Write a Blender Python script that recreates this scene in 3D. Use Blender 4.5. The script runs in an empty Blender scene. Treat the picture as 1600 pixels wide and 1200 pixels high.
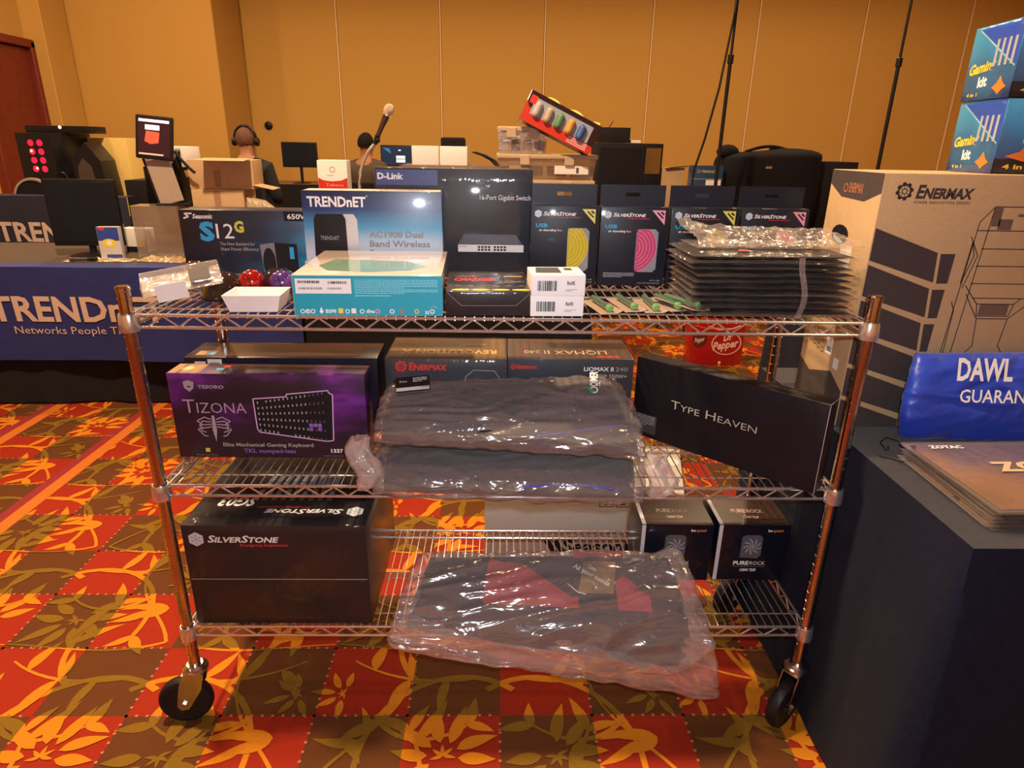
import bpy, bmesh, math, random
from mathutils import Vector, Matrix, noise
R = math.radians
PI = math.pi
S = bpy.context.scene
COL = S.collection
rnd = random.Random(7)

# ------------------------------------------------------------------ camera, light, exposure
cam_data = bpy.data.cameras.new('camera')
cam = bpy.data.objects.new('camera', cam_data); COL.objects.link(cam)
cam_data.sensor_width = 36.0
cam_data.lens = 1013.98 / 1600 * 36.0
cam_data.clip_start = 0.05
p_, y_, r_ = .3532, -.0244, -.0179
fw = Vector((0, math.cos(p_), -math.sin(p_))); rt = Vector((1, 0, 0)); dn = Vector((0, -math.sin(p_), -math.cos(p_)))
Zr = Matrix.Rotation(y_, 3, 'Z'); fw, rt, dn = Zr @ fw, Zr @ rt, Zr @ dn
rt2 = math.cos(r_) * rt + math.sin(r_) * dn; dn2 = -math.sin(r_) * rt + math.cos(r_) * dn
M = Matrix.Identity(4)
for i in range(3):
    M[i][0] = rt2[i]; M[i][1] = -dn2[i]; M[i][2] = -fw[i]
M.translation = Vector((-.0123, -1.2536, 1.3590))
cam.matrix_world = M
S.camera = cam
S.view_settings.view_transform = 'Standard'
S.view_settings.look = 'None'
S.view_settings.gamma = 1
S.view_settings.use_curve_mapping = False
S.view_settings.exposure = 0.0

world = bpy.data.worlds.new('world'); S.world = world; world.use_nodes = True
world.node_tree.nodes['Background'].inputs[0].default_value = (1.0, .72, .48, 1)
world.node_tree.nodes['Background'].inputs[1].default_value = .02

CANS = [(-1.0, .32, 225), (3.6, .4, 8), (-.6, 3.2, 14), (-3.6, 2.4, 42), (2.7, 3.4, 20),
        (-3.4, -2.4, 5), (2.7, -2.4, 4), (-3.4, 5.4, 46), (-.4, 5.4, 46), (2.6, 5.4, 46), (5.4, 5.2, 46), (-5.3, 4.6, 30)]
for i, (x, y, e) in enumerate(CANS):
    l = bpy.data.lights.new('downlight_lamp', 'SPOT'); l.energy = e * 4.6; l.color = (1.0, .70, .42)
    l.spot_size = R(168); l.spot_blend = .35; l.shadow_soft_size = .11
    o = bpy.data.objects.new('downlight_lamp', l); o.location = (x, y, 4.42); COL.objects.link(o)
fl = bpy.data.lights.new('camera_flash', 'AREA'); fl.energy = 15; fl.color = (.86, .92, 1.0); fl.shape = 'RECTANGLE'; fl.size = .05; fl.size_y = .025
fo = bpy.data.objects.new('camera_flash', fl); COL.objects.link(fo)
mf = M.copy(); mf.translation = M.translation + Vector((.05, 0, .06)); fo.matrix_world = mf

# ------------------------------------------------------------------ materials
MC = {}
def nodes(name):
    m = bpy.data.materials.new(name); m.use_nodes = True
    nt = m.node_tree
    return m, nt, nt.nodes['Principled BSDF']
def P(name, col, rough=.5, metal=0., var=.08, scale=40., bump=0., bscale=200., coat=0., spec=None, sheen=0., emit=0.):
    if name in MC: return MC[name]
    m, nt, b = nodes(name); N = nt.nodes; L = nt.links
    b.inputs['Roughness'].default_value = rough; b.inputs['Metallic'].default_value = metal
    b.inputs['Coat Weight'].default_value = coat; b.inputs['Coat Roughness'].default_value = .06
    b.inputs['Specular IOR Level'].default_value = (.22 if max(col) < .05 else .45) if spec is None else spec
    if sheen: b.inputs['Sheen Weight'].default_value = sheen; b.inputs['Sheen Roughness'].default_value = .45; b.inputs['Sheen Tint'].default_value = (.9, .82, .75, 1)
    tc = N.new('ShaderNodeTexCoord'); nz = N.new('ShaderNodeTexNoise'); nz.inputs['Scale'].default_value = scale; nz.inputs['Detail'].default_value = 3
    L.new(tc.outputs['Object'], nz.inputs['Vector'])
    mx = N.new('ShaderNodeMix'); mx.data_type = 'RGBA'
    mx.inputs['A'].default_value = (*[c * (1 - var) for c in col], 1); mx.inputs['B'].default_value = (*[min(1, c * (1 + var)) for c in col], 1)
    L.new(nz.outputs['Fac'], mx.inputs['Factor']); L.new(mx.outputs['Result'], b.inputs['Base Color'])
    if emit:
        L.new(mx.outputs['Result'], b.inputs['Emission Color']); b.inputs['Emission Strength'].default_value = emit
    if bump:
        n2 = N.new('ShaderNodeTexNoise'); n2.inputs['Scale'].default_value = bscale; n2.inputs['Detail'].default_value = 4
        L.new(tc.outputs['Object'], n2.inputs['Vector'])
        bp = N.new('ShaderNodeBump'); bp.inputs['Strength'].default_value = bump; bp.inputs['Distance'].default_value = .004
        L.new(n2.outputs['Fac'], bp.inputs['Height']); L.new(bp.outputs['Normal'], b.inputs['Normal'])
    MC[name] = m; return m
def G(name, vec, stops, rough=.35, coat=.3, nz_amt=0., nz_scale=8., stretch=(1, 1, 1)):
    """printed gradient along a direction in the object's own space (a*x+b*y+c*z+d) with optional noise"""
    if name in MC: return MC[name]
    m, nt, b = nodes(name); N = nt.nodes; L = nt.links
    b.inputs['Roughness'].default_value = rough; b.inputs['Coat Weight'].default_value = coat; b.inputs['Coat Roughness'].default_value = .08
    tc = N.new('ShaderNodeTexCoord')
    dp = N.new('ShaderNodeVectorMath'); dp.operation = 'DOT_PRODUCT'; dp.inputs[1].default_value = vec[:3]
    L.new(tc.outputs['Object'], dp.inputs[0])
    ad = N.new('ShaderNodeMath'); ad.operation = 'ADD'; ad.inputs[1].default_value = vec[3]
    L.new(dp.outputs['Value'], ad.inputs[0]); last = ad.outputs[0]
    if nz_amt:
        mp = N.new('ShaderNodeMapping'); mp.inputs['Scale'].default_value = stretch
        L.new(tc.outputs['Object'], mp.inputs['Vector'])
        nz = N.new('ShaderNodeTexNoise'); nz.inputs['Scale'].default_value = nz_scale; nz.inputs['Detail'].default_value = 3
        L.new(mp.outputs['Vector'], nz.inputs['Vector'])
        sb = N.new('ShaderNodeMath'); sb.operation = 'SUBTRACT'; sb.inputs[1].default_value = .5; L.new(nz.outputs['Fac'], sb.inputs[0])
        ml = N.new('ShaderNodeMath'); ml.operation = 'MULTIPLY_ADD'; ml.inputs[1].default_value = nz_amt
        L.new(sb.outputs[0], ml.inputs[0]); L.new(last, ml.inputs[2]); last = ml.outputs[0]
    cr = N.new('ShaderNodeValToRGB'); e = cr.color_ramp.elements
    e[0].position = stops[0][0]; e[0].color = (*stops[0][1], 1); e[1].position = stops[-1][0]; e[1].color = (*stops[-1][1], 1)
    for ps, c in stops[1:-1]:
        k = e.new(ps); k.color = (*c, 1)
    L.new(last, cr.inputs['Fac']); L.new(cr.outputs['Color'], b.inputs['Base Color'])
    MC[name] = m; return m
def FILM(name, clear=.72, milk=(.85, .8, .8), rough=.12, bump=.5, bscale=60., stretch=(1, 1, 1), gloss=.12, fres=.55):
    """thin clear plastic: transparent + a little milky diffuse + glossy"""
    if name in MC: return MC[name]
    m = bpy.data.materials.new(name); m.use_nodes = True; nt = m.node_tree; N = nt.nodes; L = nt.links
    N.clear(); out = N.new('ShaderNodeOutputMaterial')
    tr = N.new('ShaderNodeBsdfTransparent'); df = N.new('ShaderNodeBsdfDiffuse'); df.inputs['Color'].default_value = (*milk, 1)
    gl = N.new('ShaderNodeBsdfGlossy'); gl.inputs['Roughness'].default_value = rough; gl.inputs['Color'].default_value = (1, .97, .95, 1)
    m1 = N.new('ShaderNodeMixShader'); m1.inputs[0].default_value = 1 - clear; L.new(tr.outputs[0], m1.inputs[1]); L.new(df.outputs[0], m1.inputs[2])
    fr = N.new('ShaderNodeLayerWeight'); fr.inputs['Blend'].default_value = .35
    ad = N.new('ShaderNodeMath'); ad.operation = 'MULTIPLY_ADD'; ad.inputs[1].default_value = fres; ad.inputs[2].default_value = gloss; ad.use_clamp = True
    L.new(fr.outputs['Fresnel'], ad.inputs[0])
    m2 = N.new('ShaderNodeMixShader'); L.new(ad.outputs[0], m2.inputs[0]); L.new(m1.outputs[0], m2.inputs[1]); L.new(gl.outputs[0], m2.inputs[2])
    tc = N.new('ShaderNodeTexCoord'); mp = N.new('ShaderNodeMapping'); mp.inputs['Scale'].default_value = stretch
    nz = N.new('ShaderNodeTexNoise'); nz.inputs['Scale'].default_value = bscale; nz.inputs['Detail'].default_value = 2; nz.inputs['Distortion'].default_value = 1.2
    bp = N.new('ShaderNodeBump'); bp.inputs['Strength'].default_value = bump; bp.inputs['Distance'].default_value = .006
    L.new(tc.outputs['Object'], mp.inputs['Vector']); L.new(mp.outputs['Vector'], nz.inputs['Vector']); L.new(nz.outputs['Fac'], bp.inputs['Height'])
    L.new(bp.outputs['Normal'], gl.inputs['Normal']); L.new(bp.outputs['Normal'], fr.inputs['Normal']); L.new(bp.outputs['Normal'], df.inputs['Normal'])
    L.new(m2.outputs[0], out.inputs['Surface'])
    MC[name] = m; return m

WHITE = P('white ink', (.88, .86, .86), .5, var=.03)
RED = P('red ink', (.75, .03, .03), .5)
BLACKI = P('black ink', (.012, .010, .014), .5)
BOXBLACK = P('black coated card', (.008, .007, .011), .34, var=.3, scale=20, coat=.15)
BOXNAVY = P('blue black coated card', (.012, .015, .026), .40, var=.25, scale=12, coat=.12)
PAPER = P('white card', (.82, .78, .76), .6, var=.04)
SILVER = P('silver ink', (.42, .42, .45), .4, metal=.3)
GREYINK = P('grey ink', (.22, .22, .24), .5)
YELLOW = P('yellow ink', (.85, .62, .05), .5)
ORANGE = P('orange ink', (.85, .22, .03), .5)
CYAN = P('cyan ink', (.03, .38, .75), .5)
PURPLE = P('purple ink', (.25, .07, .6), .5)
PINK = P('pink ink', (.85, .30, .38), .5)
KRAFT = P('kraft cardboard', (.50, .33, .17), .75, var=.08, scale=60, bump=.15, bscale=300)
KRAFTINK = P('dark ink on kraft', (.055, .040, .040), .7, var=.15)
BLACKPL = P('black plastic', (.012, .011, .013), .35, var=.3)
BLACKMATT = P('matt black plastic', (.013, .011, .014), .7, var=.3)
CHROME = P('chrome plated wire', (.80, .78, .76), .20, metal=.86, var=.05)
STEEL = P('zinc plated steel', (.62, .60, .58), .25, metal=1., var=.1, scale=90)
RUBBER = P('black rubber tyre', (.015, .013, .014), .45, var=.2)
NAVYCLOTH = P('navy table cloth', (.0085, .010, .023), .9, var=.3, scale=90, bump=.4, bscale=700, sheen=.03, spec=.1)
LITTOPCLOTH = P('navy table cloth lit top', (.022, .019, .022), .9, var=.3, scale=90, bump=.4, bscale=700, sheen=.25, spec=.2)  # same cloth as the drape; light falling on the top painted in, paler and browner
BLACKCLOTH = P('black fabric', (.010, .009, .012), .9, var=.3, scale=50, bump=.4, bscale=400, sheen=.08)
SCREEN = P('dark monitor screen', (.010, .014, .022), .18, var=.2)
FILMC = FILM('clear film')

# ------------------------------------------------------------------ mesh helpers
def link(name, me, mat=None, parent=None):
    o = bpy.data.objects.new(name, me); COL.objects.link(o)
    if mat is not None and me is not None:
        for mm in (mat if isinstance(mat, (list, tuple)) else [mat]):
            me.materials.append(mm)
    if parent is not None: o.parent = parent
    return o
class MB:
    def __init__(s): s.bm = bmesh.new(); s.mi = 0
    def _n(s, n0):
        s.bm.faces.ensure_lookup_table()
        for f in s.bm.faces[n0:]: f.material_index = s.mi
    def box(s, c, size, bev=0., rot=None, seg=1):
        n0 = len(s.bm.faces)
        m = Matrix.Translation(c) @ (rot.to_4x4() if rot is not None else Matrix.Identity(4)) @ Matrix.Diagonal((*size, 1))
        r = bmesh.ops.create_cube(s.bm, size=1, matrix=m)
        if bev:
            es = list({e for v in r['verts'] for e in v.link_edges})
            bmesh.ops.bevel(s.bm, geom=es, offset=bev, segments=seg, affect='EDGES', profile=.6)
        s._n(n0); return s
    def cone(s, a, b, r1, r2, n=16, caps=True):
        n0 = len(s.bm.faces)
        a = Vector(a); b = Vector(b); d = b - a
        q = d.to_track_quat('Z', 'Y').to_matrix().to_4x4()
        bmesh.ops.create_cone(s.bm, cap_ends=caps, segments=n, radius1=r1, radius2=r2, depth=d.length, matrix=Matrix.Translation((a + b) / 2) @ q)
        s._n(n0); return s
    def cyl(s, a, b, r, n=12): return s.cone(a, b, r, r, n)
    def tube(s, pts, r, n=8, closed=False):
        pts = [Vector(p) for p in pts]; n0 = len(s.bm.faces); rings = []
        up = Vector((.013, .021, 1)).normalized()
        for i, p in enumerate(pts):
            if closed: t = pts[(i + 1) % len(pts)] - pts[i - 1]
            else: t = pts[min(i + 1, len(pts) - 1)] - pts[max(i - 1, 0)]
            t.normalize(); u = t.cross(up)
            if u.length < .05: u = t.cross(Vector((0, 1, 0)))
            u.normalize(); w = t.cross(u); rr = r[i] if isinstance(r, (list, tuple)) else r
            rings.append([s.bm.verts.new(p + rr * (math.cos(2 * PI * k / n) * u + math.sin(2 * PI * k / n) * w)) for k in range(n)])
        m = len(rings)
        for i in range(m if closed else m - 1):
            A, B = rings[i], rings[(i + 1) % m]
            for k in range(n): s.bm.faces.new((A[k], A[(k + 1) % n], B[(k + 1) % n], B[k]))
        if not closed:
            s.bm.faces.new(rings[0][::-1]); s.bm.faces.new(rings[-1])
        s._n(n0); return s
    def lathe(s, prof, c=(0, 0, 0), n=24, axis=None):
        n0 = len(s.bm.faces); c = Vector(c); q = Vector(axis).to_track_quat('Z', 'Y').to_matrix() if axis else Matrix.Identity(3); rings = []
        for r, z in prof:
            if r < 1e-6: rings.append([s.bm.verts.new(c + q @ Vector((0, 0, z)))])
            else: rings.append([s.bm.verts.new(c + q @ Vector((r * math.cos(2 * PI * k / n), r * math.sin(2 * PI * k / n), z))) for k in range(n)])
        for A, B in zip(rings, rings[1:]):
            for k in range(n):
                a = A if len(A) == 1 else [A[k], A[(k + 1) % n]]
                b = B if len(B) == 1 else [B[k], B[(k + 1) % n]]
                f = a + b[::-1]
                if len(f) > 2: s.bm.faces.new(f)
        s._n(n0); return s
    def prism(s, pts, depth, fr):
        """polygon pts (u,v) extruded by depth along the frame normal"""
        n0 = len(s.bm.faces); O, U, V_, N_ = fr
        a = [s.bm.verts.new(O + U * u + V_ * v) for u, v in pts]; b = [s.bm.verts.new(O + U * u + V_ * v + N_ * depth) for u, v in pts]
        s.bm.faces.new(a[::-1]); s.bm.faces.new(b)
        for i in range(len(a)):
            j = (i + 1) % len(a); s.bm.faces.new((a[i], a[j], b[j], b[i]))
        s._n(n0); return s
    def sheet(s, fn, nu, nv, closed_u=False):
        n0 = len(s.bm.faces)
        g = [[s.bm.verts.new(fn(i / nu, j / nv)) for i in range(nu if closed_u else nu + 1)] for j in range(nv + 1)]
        for j in range(nv):
            for i in range(nu):
                k = (i + 1) % nu if closed_u else i + 1
                s.bm.faces.new((g[j][i], g[j][k], g[j + 1][k], g[j + 1][i]))
        s._n(n0); return s
    def ball(s, c, r, sub=2, sc=(1, 1, 1), rot=None):
        n0 = len(s.bm.faces)
        m = Matrix.Translation(c) @ (rot.to_4x4() if rot is not None else Matrix.Identity(4)) @ Matrix.Diagonal((*sc, 1))
        bmesh.ops.create_icosphere(s.bm, subdivisions=sub, radius=r, matrix=m); s._n(n0); return s
    def mesh(s, name='m', smooth=True, angle=35):
        bmesh.ops.recalc_face_normals(s.bm, faces=s.bm.faces)
        me = bpy.data.meshes.new(name); s.bm.to_mesh(me); s.bm.free()
        if smooth:
            me.polygons.foreach_set('use_smooth', [True] * len(me.polygons)); me.set_sharp_from_angle(angle=R(angle))
        return me
    def build(s, name, mat, parent=None, smooth=True, angle=35): return link(name, s.mesh(name, smooth, angle), mat, parent)
def tag(o, label=None, cat=None, group=None, kind=None):
    if label: o['label'] = label
    if cat: o['category'] = cat
    if group: o['group'] = group
    if kind: o['kind'] = kind
    return o
def thing(name, label, cat, loc=(0, 0, 0), rz=0., group=None, rx=0., ry=0.):
    o = bpy.data.objects.new(name, None); COL.objects.link(o); o.empty_display_size = .05
    o.location = loc; o.rotation_euler = (R(rx), R(ry), R(rz)); return tag(o, label, cat, group)
def struct(name, mb, mat, smooth=False): return tag(mb.build(name, mat, None, smooth), kind='structure')
def dup(o, parent=None):
    c = o.copy(); COL.objects.link(c)
    if parent is not None: c.parent = parent
    for ch in o.children: dup(ch, c)
    return c
TXT = {}
def textpoly(s, bold=0., shear=0., sc=False):
    k = (s, bold, shear, sc)
    if k not in TXT:
        c = bpy.data.curves.new('t', 'FONT'); c.body = s; c.size = 1; c.offset = bold; c.shear = shear; c.resolution_u = 2; c.space_line = 1.
        if sc:
            c.small_caps_scale = .76
            for b in c.body_format: b.use_small_caps = True
        o = bpy.data.objects.new('t', c); m = bpy.data.meshes.new_from_object(o)
        vs = [(v.co.x, v.co.y) for v in m.vertices]; fs = [tuple(p.vertices) for p in m.polygons]
        bpy.data.objects.remove(o); bpy.data.curves.remove(c); bpy.data.meshes.remove(m)
        x0 = min(v[0] for v in vs); x1 = max(v[0] for v in vs)
        TXT[k] = ([((v[0] - x0), v[1] / .70) for v in vs], fs, x1 - x0)
    return TXT[k]
class Print:
    """flat print on planar faces: collects pieces per (part name, material), each a hair above its face"""
    def __init__(s, parent): s.p = parent; s.d = {}
    def _add(s, name, mat, vs, fs):
        V0, F0 = s.d.setdefault((name, mat.name), ([], [])); b = len(V0); V0 += vs; F0 += [tuple(i + b for i in f) for f in fs]
    def poly(s, fr, mat, pts, name='print', lift=1):
        O, U, V_, N_ = fr; s._add(name, mat, [tuple(O + U * u + V_ * v + N_ * (.00035 * lift)) for u, v in pts], [tuple(range(len(pts)))])
    def rect(s, fr, mat, u, v, w, h, name='print', lift=1): s.poly(fr, mat, [(u, v), (u + w, v), (u + w, v + h), (u, v + h)], name, lift)
    def disc(s, fr, mat, u, v, r, name='print', lift=1, n=20, ry=None, a0=0, a1=2 * PI):
        ry = ry or r; s.poly(fr, mat, [(u + r * math.cos(a0 + (a1 - a0) * k / n), v + ry * math.sin(a0 + (a1 - a0) * k / n)) for k in range(n)], name, lift)
    def ring(s, fr, mat, u, v, r, t, name='print', lift=1, n=24, ry=None):
        ry = ry or r; q = (r - t) / r
        for k in range(n):
            a, b = 2 * PI * k / n, 2 * PI * (k + 1) / n
            s.poly(fr, mat, [(u + r * math.cos(a), v + ry * math.sin(a)), (u + r * math.cos(b), v + ry * math.sin(b)),
                             (u + r * q * math.cos(b), v + ry * q * math.sin(b)), (u + r * q * math.cos(a), v + ry * q * math.sin(a))], name, lift)
    def line(s, fr, mat, pts, t, name='print', lift=1):
        for (a, b), (c, d) in zip(pts, pts[1:]):
            L_ = math.hypot(c - a, d - b) or 1e-6; nx, ny = -(d - b) / L_ * t / 2, (c - a) / L_ * t / 2
            s.poly(fr, mat, [(a + nx, b + ny), (a - nx, b - ny), (c - nx, d - ny), (c + nx, d + ny)], name, lift)
    def text(s, fr, mat, t, u, v, h, w=None, name='lettering', lift=2, bold=0., shear=0., sc=False, rot=0.):
        vs, fs, tw = textpoly(t, bold, shear, sc); O, U, V_, N_ = fr
        sx = (w / tw) if w else h / .70; sy = h; c, d = math.cos(R(rot)), math.sin(R(rot)); out = []
        for x, y in vs:
            X, Y = x * sx, y * sy; out.append(tuple(O + U * (u + X * c - Y * d) + V_ * (v + X * d + Y * c) + N_ * (.00035 * lift)))
        s._add(name, mat, out, fs)
    def fuzz(s, fr, mat, u, v, w, n, lh, name='small_print', lift=2, seed=1):
        """lines of print too small to read: rows of short dashes"""
        rr = random.Random(seed)
        for i in range(n):
            x = u; y = v - i * lh * 1.7; end = u + w * (1 if i < n - 1 else .6)
            while x < end:
                q = min(lh * rr.uniform(1.2, 4), end - x); s.rect(fr, mat, x, y, q, lh * .75, name, lift); x += q + lh * .5
    def bars(s, fr, mat, u, v, w, h, seed=3, name='barcode'):
        rr = random.Random(seed); x = u
        while x < u + w: 
            q = rr.choice((.0012, .002, .003)) * (w / .05 if w < .05 else 1); s.rect(fr, mat, x, v, min(q, u + w - x), h, name, 3); x += q + rr.choice((.001, .0018)) * (w / .05 if w < .05 else 1)
    def done(s):
        for (name, mn), (v, f) in s.d.items():
            me = bpy.data.meshes.new(name); me.from_pydata(v, [], f); me.update(); o = link(name, me, bpy.data.materials[mn], s.p)
            if len(f) > 1: o['kind'] = 'stuff'
        s.d = {}
def V(*a): return Vector(a)
def frames(w, d, h):
    return dict(front=(V(-w / 2, 0, 0), V(1, 0, 0), V(0, 0, 1), V(0, -1, 0)), top=(V(-w / 2, 0, h), V(1, 0, 0), V(0, 1, 0), V(0, 0, 1)),
                topr=(V(w / 2, d, h), V(-1, 0, 0), V(0, -1, 0), V(0, 0, 1)),
                left=(V(-w / 2, d, 0), V(0, -1, 0), V(0, 0, 1), V(-1, 0, 0)), right=(V(w / 2, 0, 0), V(0, 1, 0), V(0, 0, 1), V(1, 0, 0)))
def carton(name, label, cat, loc, rz, w, d, h, mat, group=None, bev=.0012, rx=0., flap=True, body='body'):
    """a closed box standing on its base: origin at the middle of its front bottom edge"""
    t = thing(name, label, cat, loc, rz, group, rx)
    MB().box((0, d / 2, h / 2), (w, d, h), bev, seg=2).build(body, mat, t)
    return t, frames(w, d, h), Print(t)

# ------------------------------------------------------------------ room shell
CELL = .234
def cell_mask(nt, tc_out):
    """1 on one colour of the carpet's checkered squares, 0 on the other (object space)"""
    N = nt.nodes; L = nt.links
    ch = N.new('ShaderNodeTexChecker'); ch.inputs['Scale'].default_value = 1 / CELL; ch.inputs['Color1'].default_value = (1, 1, 1, 1); ch.inputs['Color2'].default_value = (0, 0, 0, 1)
    mp = N.new('ShaderNodeMapping'); mp.inputs['Location'].default_value = (-.003, 0, .05)
    L.new(tc_out, mp.inputs['Vector']); L.new(mp.outputs['Vector'], ch.inputs['Vector']); return ch.outputs['Fac']
def carpet_mat(name, ca, cb, var=.25):
    m, nt, b = nodes(name); N = nt.nodes; L = nt.links; tc = N.new('ShaderNodeTexCoord')
    b.inputs['Roughness'].default_value = .95; b.inputs['Specular IOR Level'].default_value = .1
    f = cell_mask(nt, tc.outputs['Object'])
    mx = N.new('ShaderNodeMix'); mx.data_type = 'RGBA'; mx.inputs['A'].default_value = (*cb, 1); mx.inputs['B'].default_value = (*ca, 1); L.new(f, mx.inputs['Factor'])
    nz = N.new('ShaderNodeTexNoise'); nz.inputs['Scale'].default_value = 420; nz.inputs['Detail'].default_value = 2; L.new(tc.outputs['Object'], nz.inputs['Vector'])
    mr = N.new('ShaderNodeMapRange'); mr.inputs['To Min'].default_value = 1 - var * 1.6; mr.inputs['To Max'].default_value = 1 + var * 1.6; L.new(nz.outputs['Fac'], mr.inputs['Value'])
    vm = N.new('ShaderNodeVectorMath'); vm.operation = 'SCALE'; L.new(mx.outputs['Result'], vm.inputs[0]); L.new(mr.outputs['Result'], vm.inputs['Scale'])
    L.new(vm.outputs['Vector'], b.inputs['Base Color'])
    bp = N.new('ShaderNodeBump'); bp.inputs['Strength'].default_value = .5; bp.inputs['Distance'].default_value = .003; L.new(nz.outputs['Fac'], bp.inputs['Height']); L.new(bp.outputs['Normal'], b.inputs['Normal'])
    return m
FLOORM = carpet_mat('checkered carpet ground', (.11, .038, .012), (.29, .024, .009))
MOTIFM = carpet_mat('carpet vine and leaf yarn', (.20, .105, .012), (.58, .20, .012), .15)
XW0, XW1, YB, YF, ZC = -6.2, 7.4, 9.0, -4.2, 4.5
floor = struct('floor', MB().box(((XW0 + XW1) / 2, (YB + YF) / 2, -.05), (XW1 - XW0, YB - YF, .1)), FLOORM)

# carpet motifs: scrolling vines, leaves and flowers woven into the squares (flat yarn colour, laid on the ground weave)
mo = ([], [])
def mpoly(pts):
    b = len(mo[0]); zz = .0008 + .000004 * len(mo[1]); A_ = sum(p[0] * q[1] - q[0] * p[1] for p, q in zip(pts, pts[1:] + pts[:1])); pts = pts if A_ > 0 else pts[::-1]; mo[0].extend([(p[0], p[1], zz) for p in pts]); mo[1].append(tuple(range(b, b + len(pts))))
def leaf(x, y, a, L_, w, bend=.25, n=7):
    w *= .78
    ca, sa = math.cos(a), math.sin(a); up = []; lo = []
    for i in range(n + 1):
        t = i / n; ww = w * math.sin(PI * t ** .75) * (1 if t < .999 else 0); cy = bend * L_ * t * t
        up.append((t * L_, cy + ww)); lo.append((t * L_, cy - ww * .75))
    mpoly([(x + X * ca - Y * sa, y + X * sa + Y * ca) for X, Y in lo + up[::-1][1:-1]])
def vine(x, y, a, L_, curv, w0, w1, n=14, curv1=None):
    """arc of growing or easing curvature; returns the points with headings"""
    pts = []; curv1 = curv if curv1 is None else curv1
    for i in range(n + 1):
        t = i / n; pts.append((x, y, a)); k = curv + (curv1 - curv) * t; a += k * L_ / n; x += math.cos(a) * L_ / n; y += math.sin(a) * L_ / n
    for i in range(n):
        (x0, y0, a0), (x1, y1, a1) = pts[i], pts[i + 1]; q0 = w0 + (w1 - w0) * i / n; q1 = w0 + (w1 - w0) * (i + 1) / n
        mpoly([(x0 - math.sin(a0) * q0, y0 + math.cos(a0) * q0), (x0 + math.sin(a0) * q0, y0 - math.cos(a0) * q0), (x1 + math.sin(a1) * q1, y1 - math.cos(a1) * q1), (x1 - math.sin(a1) * q1, y1 + math.cos(a1) * q1)])
    return pts
def flower(x, y, s, a0, n=7, gap=2.1):
    for i in range(n):
        a = a0 + i * (2 * PI - gap) / (n - 1)
        leaf(x + .25 * s * math.cos(a), y + .25 * s * math.sin(a), a, s * (.62 + .25 * ((i * 37) % 5) / 5), s * .17, .12 * (-1) ** i)
    for i in range(5): leaf(x, y, a0 + i * .9, s * .22, s * .05, 0)
def motif_tile(k):
    q = random.Random(k); C_ = 1.0
    for (bx, by, mx_) in ((0, 0, 1), (2, 0, -1), (0, 2, -1), (2, 2, 1)):
        def T(x, y): return (bx + 1 + mx_ * (x - 1), by + y)
        def A(a): return a if mx_ > 0 else PI - a
        x, y = T(-.15, .35); p = vine(x, y, A(.75), 2.5, -1.15 * mx_, .038, .030, 16, -.75 * mx_)
        x2, y2, a2 = p[7]; r1 = vine(x2, y2, a2 + 1.0 * mx_, 1.5, 1.3 * mx_, .04, .018, 12, .5 * mx_)
        x3, y3, a3 = p[11]; r2 = vine(x3, y3, a3 - .9 * mx_, 1.1, -2.2 * mx_, .035, .015, 10, -1. * mx_)
        r3 = vine(*p[3][:2], p[3][2] - .5 * mx_, 1.5, .55 * mx_, .028, .012, 10)
        for (xx, yy, aa), s_ in ((r1[-1], .62), (r2[-1], .5), (p[-1], .55)):
            leaf(xx, yy, aa + .5, s_ * .75, .10, .25); leaf(xx, yy, aa - .6, s_ * .6, .085, -.25)
        for rr, j, sg in ((p, 5, 1), (p, 13, -1), (r1, 6, -1), (r3, 5, 1), (r3, 8, -1), (r2, 5, 1)):
            xx, yy, aa = rr[j]; leaf(xx, yy, aa + sg * (.75 + q.random() * .4), .42 + q.random() * .16, .085 + q.random() * .03, .3 * sg)
        x, y = T(1.42, 1.5); flower(x, y, .62, A(.3) + q.uniform(-.5, .5), 8, 1.7)
        x, y = T(.35, 1.72); leaf(x, y, A(.3), .55, .11, .3); leaf(x, y, A(-.7), .4, .09, -.2)
        x, y = T(1.75, .3); flower(x, y, .36, A(1.8), 5, 3.0)
        x, y = T(.1, 1.1); r4 = vine(x, y, A(1.2), 1.7, -.9 * mx_, .022, .012, 12, 1.4 * mx_); vine(x, y, A(-.5), 1.9, .8 * mx_, .020, .010, 12, -.3 * mx_); leaf(*r4[-1][:2], r4[-1][2], .4, .08, .3); leaf(*r4[6][:2], r4[6][2] + .8, .35, .07, .3)
motif_tile(3)
tv, tf = mo; mv = []; mfc = []; 
for gx in range(-4, 5):
    for gy in range(-1, 6):
        ox, oy = .003 + gx * 4 * CELL, gy * 4 * CELL; b = len(mv)
        mv += [(ox + x * CELL, oy + y * CELL, zz) for x, y, zz in tv]; mfc += [tuple(i + b for i in f) for f in tf]
me = bpy.data.meshes.new('carpet_motif'); me.from_pydata(mv, [], mfc); me.update()
tag(link('carpet_motif', me, MOTIFM, floor), kind='stuff')
dv = []; df = []
for i in range(-16, 14):
    for j in range(-6, 16):
        if (i * 7 + j * 3) % 5 == 0: continue
        for k in range(9):
            for (x, y) in ((.003 + (i + k / 9) * CELL, j * CELL), (.003 + i * CELL, (j + k / 9) * CELL)):
                b = len(dv); e = .0034; dv += [(x - e, y - e, .0014), (x + e, y - e, .0014), (x + e, y + e, .0014), (x - e, y + e, .0014)]; df.append((b, b + 1, b + 2, b + 3))
me = bpy.data.meshes.new('carpet_stitch'); me.from_pydata(dv, [], df); me.update()
tag(link('carpet_stitch', me, P('pale red stitch yarn', (.45, .15, .09), .95), floor), kind='stuff')
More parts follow.
